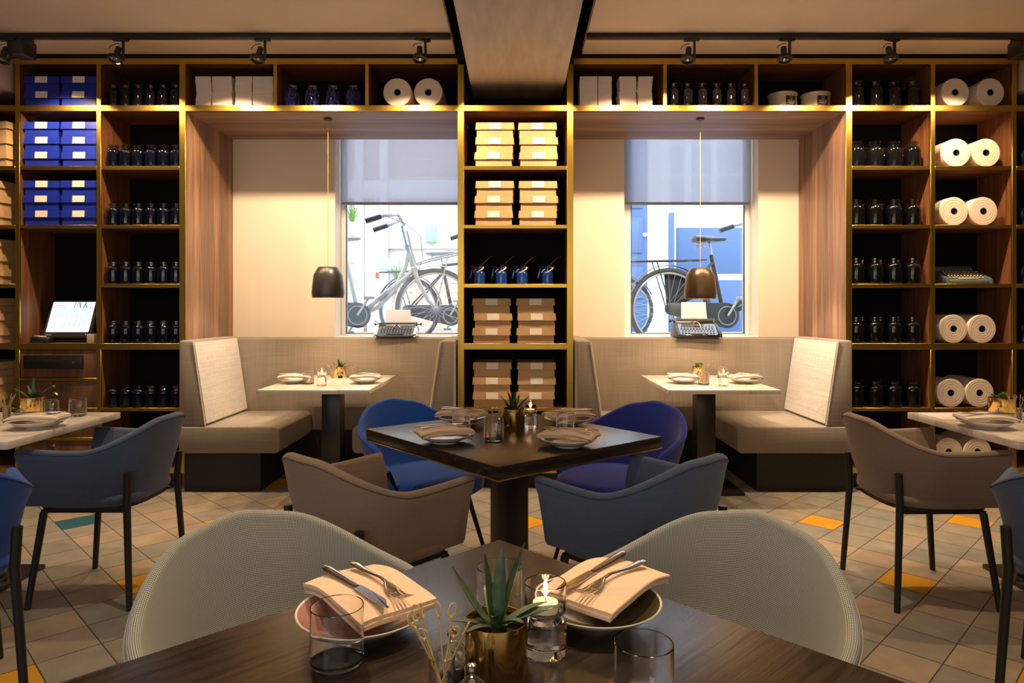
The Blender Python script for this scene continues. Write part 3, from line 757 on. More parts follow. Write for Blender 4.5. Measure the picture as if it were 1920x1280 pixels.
for k in range(4): pm.box(-.035, .145, -.0032, -.002, .185-k*.036, .1858-k*.036, mat=Rt)
pm.build('screen_rows', gm, scr, ang=0)
im = MB()
def stroke(x0, z0, x1, z1, wd=.004):
    im.prism([(x0-wd/2, z0), (x0+wd/2, z0), (x1+wd/2, z1), (x1-wd/2, z1)], 'y', -.0034, -.002, mat=Rt)
stroke(.004, .205, .012, .249, .003); stroke(.040, .249, .052, .205, .005); stroke(.026, .205, .030, .249, .002); stroke(.052, .205, .054, .249, .002)
stroke(.078, .205, .086, .249, .005); stroke(.084, .225, .104, .249, .002); stroke(.088, .228, .104, .205, .005)
im.box(.124, .130, -.0034, -.002, .205, .211, mat=Rt)
im.build('screen_lettering', emit('screen_ink', (.05, .08, .20), .6), scr, ang=0)
text('micros', .016, mat('grey_print', (.6, .6, .6), .5), till, Rt @ Matrix.Translation((-.13, -.001, .004)) @ Matrix.Rotation(PI/2, 4, 'X'))
MB().lathe([(.003, 0), (.003, .002)], 10, mat=Rt @ Matrix.Translation((.14, -.0005, .010)) @ Matrix.Rotation(PI/2, 4, 'X')).build('power_light', emit('blue_led', (.1, .1, 1), 6), till)
t = thing('card_reader', 'small black card reader with coiled cable left of the till', 'card reader', (XS(38)+.05, 4.90, ZS(643.5)+.0005), .15)
m = MB(); m.prism([(-.02, 0), (.10, 0), (.10, .035), (.0, .050), (-.02, .040)], 'y', -.04, .04, .008, 3); m.build('reader_body', M_black, t)
m = MB()
for i in range(3):
    for j in range(3): m.box(.0+i*.022, .014+i*.022, -.03+j*.022, -.014+j*.022, .045-.002*i, .050-.002*i, .002)
m.build('keypad', M_label, t)
m = MB(); m.tube([(.03+.06*math.cos(a), -.02+.045*math.sin(a), .004+.02*max(0, math.sin(a+1))) for a in [k/20*PI*1.7-2 for k in range(21)]], .003, 6); m.build('cable', M_black, t)
t = thing('pen_cup', 'cream cup of black capped pens right of the till', 'cup', (X(171, 4.86), 4.875, ZS(643.5)))
m = MB(); m.box(-.026, .026, -.026, .026, 0, .065, .004); m.build('cup', mat('cream_cup', (.78, .62, .48), .6), t)
for k in range(4):
    MB().lathe([(.0045, 0), (.0048, .02), (.006, .021), (.006, .045), (.004, .048)], 10).build('pen', M_black, t, loc=(-.017+.011*k, -.014+.008*(k % 2), .035), rot=(.05*(k-1), 0, 0))
t = thing('cash_drawer', 'black steel cash drawer box set into the wood front below the till', 'cash drawer', (X(102, YS), YS-.004, ZS(692)+.005))
MB().box(-.205, .205, -.02, .009, 0, .094, .004).build('drawer_box', M_black, t)
MB().box(-.165, .03, -.0225, -.019, .045, .068, .002).build('slot', M_dark, t)
MB().lathe([(.008, 0), (.008, .005), (.004, .006)], 16, mat=Matrix.Translation((.15, -.02, .047)) @ Matrix.Rotation(PI/2, 4, 'X')).build('lock', M_steel, t)
#--SECTION-FURNITURE
# ------------------------------------------------------------------ booths
YF, YP = 4.69, 5.43
F_pale = linen('pale_cream_face', (.56, .50, .43))
def bench(root_label, xo, xi, s, grp):
    """xo outer end at the niche lining, xi inner free end, s=+1 when the free end lies at larger x"""
    t = thing('booth_bench', root_label, 'bench', (xo, YF, 0), group=grp)
    L = (xi-xo)
    sx = 1 if L > 0 else -1; L = abs(L)
    def fx(p): return [(sx*a, b) for a, b in p]
    m = MB(); m.prism(fx([(.02, 0), (L-.15, 0), (L-.15, .272), (.02, .272)]), 'y', .05, YP-YF-.01); m.build('plinth', M_plinth, t, ang=0)
    m = MB(); m.prism(fx([(.004, .273), (L-.02, .273), (L, .300), (L, .440), (L-.03, .458), (.004, .458)]), 'y', .0, YP-YF-.004, .012, 3); m.build('seat', M_booth, t)
    m = MB(); m.prism(fx([(.006, .459), (.185, .459), (.100, 1.050), (.006, 1.050)]), 'y', .004, YP-YF-.004, .014, 3); br_ = m.build('backrest', M_booth, t)
    m = MB(); m.prism(fx([(.1865, .475), (.1925, .476), (.1105, 1.036), (.1045, 1.035)]), 'y', .012, YP-YF-.012, .002, 2); pd = m.build('sloping_face', F_pale, br_); pd['label'] = 'pale cream sloping front of the backrest'  # thin paler layer over the sloping backrest face
    m = MB()
    pts = [(sx*.188, .002, .465), (sx*.103, .002, 1.045)]
    m.tube(pts, .004, 6); m.build('piping', mat('pale_piping', (.6, .52, .44), .7), t)
    return t
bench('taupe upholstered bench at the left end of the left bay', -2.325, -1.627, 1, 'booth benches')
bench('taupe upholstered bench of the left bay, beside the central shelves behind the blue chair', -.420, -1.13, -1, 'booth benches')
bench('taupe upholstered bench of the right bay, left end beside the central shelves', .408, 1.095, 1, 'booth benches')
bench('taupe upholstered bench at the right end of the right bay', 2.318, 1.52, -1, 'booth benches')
for n, (a, b) in enumerate(bays):
    t = thing('back_panel', ['taupe fabric back panel below the left window', 'taupe fabric back panel below the right window'][n], 'upholstered panel', ((a+b)/2, YP, 0))
    h = (b-a)/2-.003
    MB().box(-h, h, 0, YB-YP-.002, .30, SILL-.0005, .012, 3).build('padding', M_booth, t)
    MB().box(-h, h, .02, YB-YP-.002, 0, .30).build('plinth', M_plinth, t, ang=0)

# ------------------------------------------------------------------ tables
def table(name, label, cx, cy, wx, wy, rz, th, mtop, z=.75, base=.45, col=.10, edge=None, baserz=None, basex=0, group=None):
    t = thing(name, label, 'table', (cx, cy, 0), rz, group)
    MB().box(-wx/2, wx/2, -wy/2, wy/2, z-th, z, .003).build('tabletop', mtop, t)
    e = .0
    if edge: MB().box(-wx/2-.0015, wx/2+.0015, -wy/2-.0015, wy/2+.0015, z-th-.005, z-th+.001, .001).build('edge_trim', edge, t)
    zz = z-th-.006
    MB().box(-wx/2+.16, wx/2-.16, -wy/2+.16, wy/2-.16, zz-.008, zz).build('top_plate', M_iron, t)
    for bx in ((-basex, basex) if basex else (0,)):
        MB().box(bx-col/2, bx+col/2, -col/2, col/2, .02, zz-.007, .004).build('column', M_iron, t)
        MB().box(bx-base/2, bx+base/2, -base/2, base/2, 0, .02, .005).build('base_plate', M_iron, t)
    return t
# front black table: far corner (-.036,1.541), sides run back towards the camera at 45 degrees
S_ = .90; c0 = Vector((-.036, 1.541)); d1 = Vector((-.711, -.703)).normalized(); d2 = Vector((.699, -.716)).normalized()
cc = c0+(d1+d2)*S_/2
table('dining_table', 'black oak square table in the foreground set for guests, corner pointing at the shelves', cc.x, cc.y, S_, S_, math.atan2(-d1.y, -d1.x), .045, M_oak, edge=M_brass, col=.11)
FT = (cc.x, cc.y)
# middle black table
Nn = Vector((-.061, 2.238)); ra = math.radians(39.5); LR_, LL_ = .845, .925
mc = Nn + Vector((math.cos(ra), math.sin(ra)))*LR_/2 + Vector((-math.sin(ra), math.cos(ra)))*LL_/2
table('dining_table', 'black oak table with brass bottom edge between the blue and brown chairs', mc.x, mc.y, LR_, LL_, ra, .044, M_oak, edge=M_pot, col=.115, base=.5)
# marble booth tables
table('marble_table', 'white marble topped table in the left window booth', -1.297, 4.84, .72, .97, 0, .028, M_marble, col=.13, base=.44)
table('marble_table', 'white marble topped table in the right window booth', 1.330, 4.84, .72, .97, 0, .028, M_marble, col=.13, base=.44)
table('marble_table', 'white marble topped table at the left edge beside the slate armchair', -1.985-.62, 3.045, 1.24, .76, 0, .032, M_marble, col=.10, base=.60)
table('marble_table', 'white marble topped table at the right edge beside the brown armchair', 1.962+.62, 3.045, 1.24, .76, 0, .032, M_marble, col=.10, base=.60)

# ------------------------------------------------------------------ armchair, local: faces +y
def plan_path(w, front, back, n, y0, N1=10, N2=36):
    """plan polyline from the front of one arm round the back to the other; returns points and arc lengths"""
    P = []
    for i in range(N1): P.append((w, front+(y0-front)*i/N1))
    for i in range(N2+1):
        a = PI*i/N2; c, s = math.cos(a), math.sin(a)
        P.append((w*math.copysign(abs(c)**(2/n), c), y0+(back-y0)*abs(s)**(2/n)))
    for i in range(N1-1, -1, -1): P.append((-w, front+(y0-front)*i/N1))
    # resample evenly
    L = [0]
    for a, b in zip(P, P[1:]): L.append(L[-1]+math.hypot(b[0]-a[0], b[1]-a[1]))
    M = 72; Q = []; j = 0
    for i in range(M+1):
        t = L[-1]*i/M
        while j < len(L)-2 and L[j+1] < t: j += 1
        f = (t-L[j])/max(1e-9, L[j+1]-L[j]); Q.append((P[j][0]+(P[j+1][0]-P[j][0])*f, P[j][1]+(P[j+1][1]-P[j][1])*f))
    return Q, L[-1]
def shell(mb, Q, LEN, ztop, prof, th, zin, uvs=True, lean=None):
    """ztop(s) rim height for s=0 (back centre)..1 (arm front); prof: list of (inset, z fraction 1=rim 0=bottom); closed section swept along the path"""
    M = len(Q)-1; rings = []; us = []
    for i, (x, y) in enumerate(Q):
        a = Q[max(0, i-1)]; b = Q[min(M, i+1)]; tx, ty = b[0]-a[0], b[1]-a[1]; l = math.hypot(tx, ty); nx, ny = ty/l, -tx/l
        # inward normal: towards plan centre
        if nx*(0-x)+ny*(0.0-y) < 0: nx, ny = -nx, -ny
        s = abs(i/M-.5)*2; zt = ztop(s); pts = []
        sh = lean(s) if lean else 0
        for ins, z in prof(s, zt): pts.append((x+nx*ins, y+ny*ins+sh*(max(0, z-.45)), z))
        k = 5; ih = th(s)/2 if callable(th) else th/2
        for q in range(1, k):
            a_ = PI*q/k; pts.append((x+nx*(ih-ih*math.cos(a_)), y+ny*(ih-ih*math.cos(a_))+sh*(zt-.45), zt+ih*.85*math.sin(a_)))
        t2 = 2*ih; steps = 8
        for q in range(steps+1):
            f = q/steps; z = zt+(zin-zt)*f
            outer = prof(s, zt); 
            # inset of the outer face at this height
            oi = 0
            for (i0, z0), (i1, z1) in zip(outer, outer[1:]):
                if min(z0, z1) <= z <= max(z0, z1) and abs(z1-z0) > 1e-6: oi = i0+(i1-i0)*(z-z0)/(z1-z0)
            pts.append((x+nx*(oi+t2), y+ny*(oi+t2)+sh*max(0, z-.45), z))
        rings.append(pts)
    n = len(rings[0])
    vl = [0]
    mid = rings[M//2]
    for a, b in zip(mid, mid[1:]+mid[:1]): vl.append(vl[-1]+math.dist(a, b))
    mb.rings(rings, True, True, True, uv=(lambda i, j: (i/M*LEN, vl[j])) if uvs else None)
    return rings
def sstep(a, b, x):
    t = max(0, min(1, (x-a)/(b-a))); return t*t*(3-2*t)
def armchair(label, m, mpipe):
    t = thing('armchair', label, 'armchair')
    w = .287; Q, LEN = plan_path(w, .235, -.258, 2.5, .0)
    def zt(s):
        return .674+.112*(1-sstep(.10, .62, s)) + .008*sstep(.7, 1, s)-.012
    def prof(s, z):
        return [(.16, .424), (.085, .426), (.062, .434), (.052, .452), (.040, .52), (.018, .62), (.004, z-.02), (0, z)]
    mb = MB(); rs = shell(mb, Q, LEN, zt, prof, .036, .44, lean=lambda s: -.07*(1-sstep(.2, .6, s))); mb.build('shell', m, t, ang=60)
    # seam piping along the outer rim
    seam = MB(); seam.tube([(r[7][0], r[7][1], r[7][2]-.002) for r in rs], .0022, 6); seam.build('seam', mpipe, t)
    # underside + cushion
    pl = []
    for i in range(48):
        a = 2*PI*i/48; c, s = math.cos(a), math.sin(a)
        pl.append((.215*math.copysign(abs(c)**.6, c), .215*math.copysign(abs(s)**.6, s)+.02))
    MB().prism(pl, 'z', .412, .427).build('seat_pan', M_black, t)
    rr = []
    for sc, z in ((1.04, .427), (1.10, .437), (1.12, .455), (1.10, .472), (1.0, .482), (.5, .490), (.05, .492)): rr.append([(x*sc, y*sc+.01, z) for x, y in pl])
    MB().rings(rr).build('seat', m, t, ang=60)
    # legs: rear pair run up outside the shell, front pair under the pan
    for sx in (-1, 1):
        MB().tube([(sx*.238, -.215, 0), (sx*.214, -.190, .44), (sx*.220, -.198, .575)], [.0125, .0155, .0155], 12).build('leg', M_black, t)
        MB().tube([(sx*.232, .220, 0), (sx*.195, .175, .398), (sx*.19, .165, .408)], [.0125, .0155, .012], 12).build('leg', M_black, t)
    m2 = MB(); m2.box(-.20, .20, .158, .186, .396, .412, .003); m2.box(-.20, -.178, -.17, .17, .398, .412, .003); m2.box(.178, .20, -.17, .17, .398, .412, .003); m2.build('under_frame', M_black, t)
    return t
# fabrics
F_slate = linen('slate_blue_wool', (.072, .105, .19), k=1500, amt=.12, sheen=.25)
F_brown = linen('taupe_brown_wool', (.25, .185, .14), k=1500, amt=.10, sheen=.2)
F_blue = linen('royal_blue_wool', (.015, .085, .42), k=1800, amt=.12, sheen=.2)
F_navy = linen('ultramarine_wool', (.018, .034, .28), k=1800, amt=.12, sheen=.2)
F_steelb = linen('steel_blue_wool', (.075, .115, .205), k=1500, amt=.12, sheen=.2)
F_grey = weave('houndstooth_weave', (.045, .046, .046), (.34, .37, .37))
def seamm(n, c): return mat(n, c, .8)
ac = armchair('slate blue wool armchair at the end of the left marble table', F_slate, seamm('slate_seam', (.03, .045, .08)))
ac.location = (-1.842, 3.11, 0); ac.rotation_euler.z = PI/2
def recol(o, fab, seam):
    for c in children_of(o):
        if c.name.startswith(('shell', 'seat')) and 'pan' not in c.name or c.name.startswith('seam'):
            c.data = c.data.copy(); c.data.materials[0] = seam if c.name.startswith('seam') else fab
S_brown = seamm('brown_seam', (.09, .06, .04)); S_blue = seamm('blue_seam', (.006, .02, .10))
for loc, rz, lab, fab, sm in (((1.806, 3.09, 0), -PI/2, 'taupe brown wool armchair at the end of the right marble table', F_brown, S_brown),
        ((-.514, 2.417, 0), math.radians(47)-PI/2, 'taupe brown wool armchair at the near left side of the middle black table', F_brown, S_brown),
        ((.433, 2.402, 0), math.radians(133)-PI/2, 'slate blue wool armchair at the near right side of the middle black table', F_slate, None),
        ((-1.885, 2.16, 0), math.radians(45), 'royal blue wool armchair cut by the left edge of the picture', F_blue, S_blue),
        ((1.855, 2.16, 0), math.radians(-45), 'steel blue wool armchair cut by the right edge of the picture', F_steelb, S_blue)):
    c = copy_tree(ac, loc, rz, lab)
    if sm: recol(c, fab, sm)

# ------------------------------------------------------------------ tub chair, local: faces +y
def tubchair(label, m, mpipe):
    t = thing('tub_chair', label, 'chair')
    w = .315; Q, LEN = plan_path(w, .16, -.28, 2.25, .0)
    def zt(s): return .777 - .105*sstep(.16, .62, s) - .05*sstep(.55, .95, s) - .09*sstep(.86, 1, s) - .018*sstep(0, .2, s)
    def prof(s, z):
        return [(.20, .375), (.13, .385), (.085, .41), (.060, .46), (.035, .53), (.012, z-.05), (.003, z-.012), (0, z)]
    mb = MB(); rs = shell(mb, Q, LEN, zt, prof, lambda s: .030, .42, lean=lambda s: -.18*(1-sstep(.15, .75, s))); mb.build('shell', m, t, ang=60)
    seam = MB(); seam.tube([(r[7][0], r[7][1], r[7][2]-.001) for r in rs], .0018, 6); seam.build('seam', mpipe, t)
    pl = []
    for i in range(48):
        a = 2*PI*i/48; c, s = math.cos(a), math.sin(a); pl.append((.248*math.copysign(abs(c)**.75, c), .250*math.copysign(abs(s)**.75, s)+.015))
    rr = []
    for sc, z in ((.75, .365), (.92, .375), (1.0, .40), (1.01, .44), (.99, .458), (.90, .470), (.5, .477), (.05, .478)): rr.append([(x*sc, y*sc+(.03 if z > .39 else .02), z) for x, y in pl])
    MB().rings(rr).build('seat', m, t, ang=60)
    for sx in (-1, 1):
        for sy in (-1, 1):
            MB().tube([(sx*.235, sy*.225, 0), (sx*.15, sy*.15, .372)], [.009, .013], 12).build('leg', M_black, t)
    MB().box(-.16, .16, -.16, .16, .352, .368, .004).build('under_frame', M_black, t)
    return t
tb = tubchair('royal blue upholstered tub chair behind the middle table, left one', F_blue, S_blue)
tb.location = (-.46, 3.40, 0); tb.rotation_euler.z = math.atan2(-.76, .65)-PI/2
c = copy_tree(tb, (.50, 3.33, 0), math.atan2(-.70, -.71)-PI/2, 'ultramarine upholstered tub chair behind the middle table, right one'); recol(c, F_navy, S_blue)
S_grey = seamm('grey_seam', (.30, .30, .27))
c = copy_tree(tb, (-.43, 1.385, 0), math.radians(-45)-PI/2, 'light grey woven tub chair at the foreground table, left side'); recol(c, F_grey, S_grey)
c = copy_tree(tb, (.345, 1.385, 0), math.radians(-135)-PI/2, 'light grey woven tub chair at the foreground table, right side'); recol(c, F_grey, S_grey)

# ------------------------------------------------------------------ pendants
for px, py, Yp, lab, mm in ((615, 501, 5.0, 'black metal pendant lamp hanging over the left booth table', mat('pendant_black', (.03, .026, .024), .35)),
                     (1313, 503, 5.0, 'dark bronze pendant lamp hanging over the right booth table', mat('pendant_bronze', (.07, .045, .022), .32, metal=.4))):
    zt = Z(py, Yp); t = thing('pendant_lamp', lab, 'pendant lamp', (X(px, Yp), Yp, zt))
    s = Yp/FPX
    prof = [(2, 0), (17*s, 0), (19*s, -.004), (27*s, -17*s), (30*s, -49*s), (28.5*s, -57*s)]
    prof = [(.006, .003), (17*s, .002), (19*s, -.003), (26.5*s, -15*s), (30*s, -48*s), (28.5*s, -57*s), (27.5*s, -57*s), (28.5*s, -48*s), (25*s, -16*s), (17*s, -.012), (.004, -.010)]
    MB().lathe(prof, 48, cap0=True, cap1=True).build('lamp_shade', mm, t)
    MB().bar((0, 0, .0), (0, 0, ZSOF-zt+.002), .0022, seg=8).build('cord', mat('gold_cord', (.55, .40, .18), .5), t)
    MB().lathe([(.0, .0), (.03, -.0), (.03, -.012), (.0, -.013)], 24).build('ceiling_cap', M_black, t, loc=(0, 0, ZSOF-zt+.001))
    MB().lathe([(.0, -.03), (.022, -.05), (.026, -.075), (.015, -.10), (.0, -.105)], 20).build('bulb', emit('pendant_bulb', (1, .72, .42), 12), t)
    l = spot('pendant_light', (X(px, Yp), Yp, zt-.12), (X(px, Yp), Yp, 0), 25, 118, .35, .03)
#--SECTION-TABLEWARE
# ------------------------------------------------------------------ tableware
def disc_z(m): return m
def plate_proto(m_in, nm, r=.108):
    t = thing('dinner_plate', 'x', 'plate')
    k = r/.108
    MB().lathe([(.045*k, 0), (.048*k, .0), (.050*k, .004), (.070*k, .010), (.092*k, .019), (.106*k, .029), (.108*k, .031), (.107*k, .0325), (.104*k, .031)], 48, cap1=False).build('plate_body', M_porc, t)
    MB().lathe([(.104*k, .0308), (.090*k, .0225), (.070*k, .0145), (.05*k, .0105), (.0, .010)], 48, cap0=False, cap1=False).build('glaze', m_in, t)
    return Proto(t)
PL = {'white': plate_proto(M_porc, 'white', .108), 'mauve': plate_proto(M_pink, 'mauve'), 'olive': plate_proto(M_olive, 'olive')}
def napkin_proto(m, L=.205, W=.135, T=.016):
    """folded cloth: a few stacked layers with a rounded fold, open folds at one end; lies on a plate"""
    t = thing('folded_napkin', 'x', 'napkin')
    m1 = MB(); n = 26; k = 12
    def sag(u, v): return -.010*(abs(u)**2.2)-.003*(abs(v)**2)+.0015*math.sin(u*4+v*3)
    def layer(z0, z1, w0, w1, l0, l1):
        rs = []
        for i in range(n+1):
            u = -1+2*i/n; x = l0+(l1-l0)*i/n; ring = []
            hw0, hw1 = w0, w1
            edge = 1-.0*abs(u)
            for j in range(k+1):
                v = j/k; y = hw0+(hw1-hw0)*v; ring.append((x, y, z1+sag(u, -1+2*v)))
            a = (z1-z0)/2
            for q in range(1, 6):
                an = PI*q/6; ring.append((x, hw1+a*math.sin(an), (z0+z1)/2+a*math.cos(an)+sag(u, 1)))
            for j in range(k, -1, -1):
                v = j/k; y = hw0+(hw1-hw0)*v; ring.append((x, y, z0+sag(u, -1+2*v)))
            rs.append(ring)
        m1.rings(rs)
    layer(0, T*.30, -W/2, W/2-.004, -L/2, L/2-.006)
    layer(T*.32, T*.62, -W/2+.004, W/2-.002, -L/2+.004, L/2)
    layer(T*.64, T, -W/2-.001, W/2, -L/2-.002, L/2-.003)
    m1.build('cloth', m, t, ang=50)
    m2 = MB(); rs = []
    for i in range(k+5):      # the fold wrapping the far long end
        v = i/(k+4); y = -W/2+.002+(W-.004)*v; ring = []
        for q in range(9):
            an = -PI/2+PI*q/8; ring.append((-L/2+.002-.008*math.cos(an), y, T/2+(T/2)*math.sin(an)+sag(-1, -1+2*v)))
        rs.append(ring)
    m2.rings(rs, closed=False); m2.build('folded_edge', m, t, ang=60)
    return Proto(t)
NP = {'beige': napkin_proto(M_nap), 'white': napkin_proto(M_napw)}
def knife_proto():
    t = thing('table_knife', 'x', 'knife')      # along +x: handle at -x
    m = MB(); rs = []
    for x, hw, hh in ((-.110, .002, .001), (-.109, .006, .0035), (-.100, .0085, .0045), (-.06, .0075, .0042), (-.02, .0062, .004), (-.006, .0055, .0038), (-.002, .0045, .003), (.002, .0055, .0025)):
        rs.append([(x, hw*math.cos(a), .0045+hh*math.sin(a)) for a in [2*PI*q/12 for q in range(12)]])
    m.rings(rs); m.build('handle', M_steel, t)
    m = MB(); o = []
    for i in range(15):
        f = i/14; x = .002+.105*f; o.append((x, .0075+.0015*math.sin(f*PI)-.013*max(0, f-.72)**1.3*6))
    lo = [(.107, -.002), (.10, -.0085), (.05, -.0090), (.006, -.0075), (.002, -.005)]
    m.prism(o+lo, 'z', .0038, .0050, .0003, 1); m.build('blade', M_steel, t)
    return Proto(t)
def fork_proto():
    t = thing('table_fork', 'x', 'fork')
    m = MB(); rs = []
    P = [(-.100, .003, .0012, .004), (-.097, .0075, .0022, .004), (-.085, .0088, .0024, .0042), (-.05, .0062, .0022, .0055), (-.02, .004, .0022, .0085), (.01, .0030, .0022, .012), (.030, .0034, .002, .0105), (.040, .0085, .0014, .0075), (.050, .0115, .0012, .005), (.060, .0120, .0011, .0038), (.064, .0120, .001, .0036)]
    for x, hw, hh, z in P: rs.append([(x, hw*math.cos(a), z+hh*math.sin(a)) for a in [2*PI*q/12 for q in range(12)]])
    m.rings(rs); m.build('handle', M_steel, t)
    m = MB()
    for k in range(4):
        y = -.0098+.0065*k; m.tube([(.062, y, .0036), (.080, y, .0036), (.098, y*.96, .0075), (.107, y*.95, .0115)], [.0016, .0015, .0012, .0006], 6)
    m.build('tines', M_steel, t); return Proto(t)
KN, FK = knife_proto(), fork_proto()
def cup_proto(name, r, h, th=.0016, base=.006, cat='glass'):
    t = thing(name, 'x', cat)
    MB().lathe([(.0, .0), (r*.80, 0), (r*.94, .002), (r, .008), (r, h-.001), (r-th*.5, h), (r-th, h-.001), (r-th, .012), (r*.85, base+.001), (r*.6, base-.001), (.0, base-.002)], 48, cap0=False, cap1=False).build('tumbler_wall', M_glass, t)
    MB().lathe([(0, .0012), (r*.80, .0015), (r*.92, .003), (r-.0025, .009), (r*.75, .0085), (r*.4, .0065), (0, .006)], 40, cap0=False, cap1=False).build('glass_base', M_solid, t)
    return Proto(t)
TB = cup_proto('tumbler', .0385, .086)
def candle_proto():
    t = thing('candle_holder', 'x', 'candle holder')
    r = .0315
    MB().lathe([(0, 0), (r*.9, 0), (r, .004), (r, .046), (r*.93, .053), (r*.70, .057), (r*.70, .060), (r*.95, .065), (r, .070), (r, .107), (r-.0008, .108), (r-.0017, .107), (r-.0017, .071), (r*.88, .067), (r*.62, .063), (0, .062)], 48, cap0=False, cap1=False).build('holder_glass', M_glass, t)
    c = MB().lathe([(0, .0635), (.019, .0635), (.0195, .065), (.0195, .078), (.018, .0785), (.018, .0765), (0, .0765)], 32, cap0=False, cap1=False).build('tealight', M_wax, t)
    MB().bar((0, 0, .0765), (0, .001, .084), .0006, seg=6).build('wick', M_black, c)
    fl = MB().lathe([(.0, .084), (.0016, .087), (.0031, .093), (.0035, .098), (.0027, .105), (.0013, .113), (.0, .120)], 16, cap0=False, cap1=False).build('flame', M_flame, c)
    return Proto(t)
CD = candle_proto()
def candle(x, y, z, label, pw=.05):
    o = CD.put((x, y, z), 0, label)
    l = bpy.data.lights.new('candle_light', 'POINT'); l.energy = pw; l.color = (1, .55, .2); l.shadow_soft_size = .006
    p = bpy.data.objects.new('candle_light', l); COL.objects.link(p); p.location = (x, y, z+.096)
def leaf(m, base, az, L, tilt, wd, curl=.5, th=.003, ang0=None):
    """thick lance-shaped succulent leaf rising from base; tilt = angle from vertical at the root, curl = extra lean at the tip"""
    rs = []; n = 10; p = Vector(base); dx, dy = math.cos(az), math.sin(az)
    for i in range(n+1):
        f = i/n; a = tilt+curl*f; 
        if i: p = p+Vector((dx*math.sin(a), dy*math.sin(a), math.cos(a)))*(L/n)
        w_ = wd*(1-f**2.2)*(.75+.5*f) + .0006; tt = th*(1-f*.8)
        side = Vector((-dy, dx, 0)); nor = Vector((dx*math.cos(a), dy*math.cos(a), -math.sin(a)))
        rs.append([tuple(p+side*w_*c+nor*(tt*s-.35*w_*(abs(c)**1.5))) for c, s in ((-1, 0), (-.6, .7), (0, 1), (.6, .7), (1, 0), (.6, -.6), (0, -.8), (-.6, -.6))])
    m.rings(rs)
def potted(x, y, z, label, r, h, leaves, mleaf, mp=M_pot, small=0):
    t = thing('potted_succulent', label, 'potted plant', (x, y, z))
    MB().lathe([(0, 0), (r-.001, 0), (r, .0015), (r, h-.0005), (r-.0005, h), (r-.0014, h-.0005), (r-.0014, h*.84)], 56, cap0=False, cap1=False).build('brass_pot', mp, t)
    MB().lathe([(r-.0016, h*.86), (r*.5, h*.89), (0, h*.90)], 32, cap0=False, cap1=False).build('soil', M_soil, t)
    if small:
        rr = random.Random(small)
        for k in range(14):
            m = MB(); a = rr.uniform(0, 2*PI); q = rr.uniform(0, r*.75); bx, by = q*math.cos(a), q*math.sin(a); zz = h*.9; hh = rr.uniform(.012, .034)
            m.bar((bx, by, zz), (bx*1.15, by*1.15, zz+hh), .0012, seg=6)
            for q2 in range(7):
                leaf(m, (bx*1.15, by*1.15, zz+hh-.004), q2*2.4+a, .014, .5+.12*q2, .0042, .5, .002)
            m.build('sprig', mleaf, t)
    for k, (az, L, tl, wd, cu) in enumerate(leaves):
        m = MB(); rr = .006 if tl < .6 else .012
        leaf(m, (rr*math.cos(az), rr*math.sin(az), h*.88), az, L, tl, wd, cu, .0028); m.build('leaf', mleaf, t, ang=60)
    return t
def picks(x, y, z, label, r=.0175, h=.062, n=9, seed=1, L=.11):
    t = thing('pick_glass', label, 'glass', (x, y, z))
    MB().lathe([(0, 0), (r*.86, 0), (r*.9, .002), (r, h), (r-.0008, h+.0006), (r-.0014, h), (r*.82, .008), (0, .007)], 32, cap0=False, cap1=False).build('shot_glass', M_glass, t)
    rr = random.Random(seed)
    for k in range(n):
        a = rr.uniform(0, 2*PI); q = r*.55; bx, by = q*math.cos(a), q*math.sin(a); b = a+PI+rr.uniform(-.8, .8)
        ln = rr.uniform(.9, 1.08)*L; tx, ty = r*1.15*math.cos(b), r*1.15*math.sin(b)
        d = Vector((tx-bx, ty-by, h)).normalized(); top = Vector((bx, by, .009))+d*(ln-.012); m = MB()
        m.tube([(bx, by, .009), tuple(top)], [.0010, .0009], 6)
        # knotted bamboo loop
        s = Vector((-d.y, d.x, 0)).normalized() if abs(d.z) < .999 else Vector((1, 0, 0)); s = (Matrix.Rotation(rr.uniform(0, PI), 3, 'Z') @ s)
        pts = [top]
        for q_ in range(11):
            an = -PI/2+2*PI*q_/10*.92+.2; pts.append(top+d*(.011+.0088*math.sin(an))+s*(.0062*math.cos(an)))
        m.tube([tuple(p) for p in pts], .0010, 6); kx = top+d*.001
        m.lathe([(.0005, -.003), (.0022, -.001), (.0022, .001), (.0005, .003)], 8, c=tuple(kx)); m.tube([tuple(top+d*.001), tuple(top+d*.006+s*.006), tuple(top+d*.013+s*.009)], [.0012, .0011, .0004], 6)
        m.build('bamboo_pick', M_bamboo, t)
    return t
def mill_proto():
    t = thing('spice_mill', 'x', 'spice mill')
    MB().lathe([(0, 0), (.017, 0), (.0175, .002), (.0175, .012), (.015, .016), (.0, .017)], 28, cap0=False, cap1=False).build('mill_base', M_black, t)
    MB().lathe([(.011, .017), (.019, .022), (.0225, .030), (.0225, .036), (.018, .045), (.010, .051), (.007, .054), (.0, .0545)], 32, cap0=True, cap1=False).build('mill_globe', glass('mill_acrylic', (.8, .8, .78), 1.5, .10), t)
    MB().lathe([(.004, .017), (.007, .02), (.007, .042), (.003, .05)], 16).build('mill_core', mat('mill_fill', (.5, .45, .4), .6), t)
    MB().lathe([(0, .054), (.004, .055), (.003, .057), (.0055, .060), (.0068, .065), (.0055, .070), (0, .0722)], 20, cap0=False, cap1=False).build('mill_knob', M_steel, t)
    return Proto(t)
ML = mill_proto()

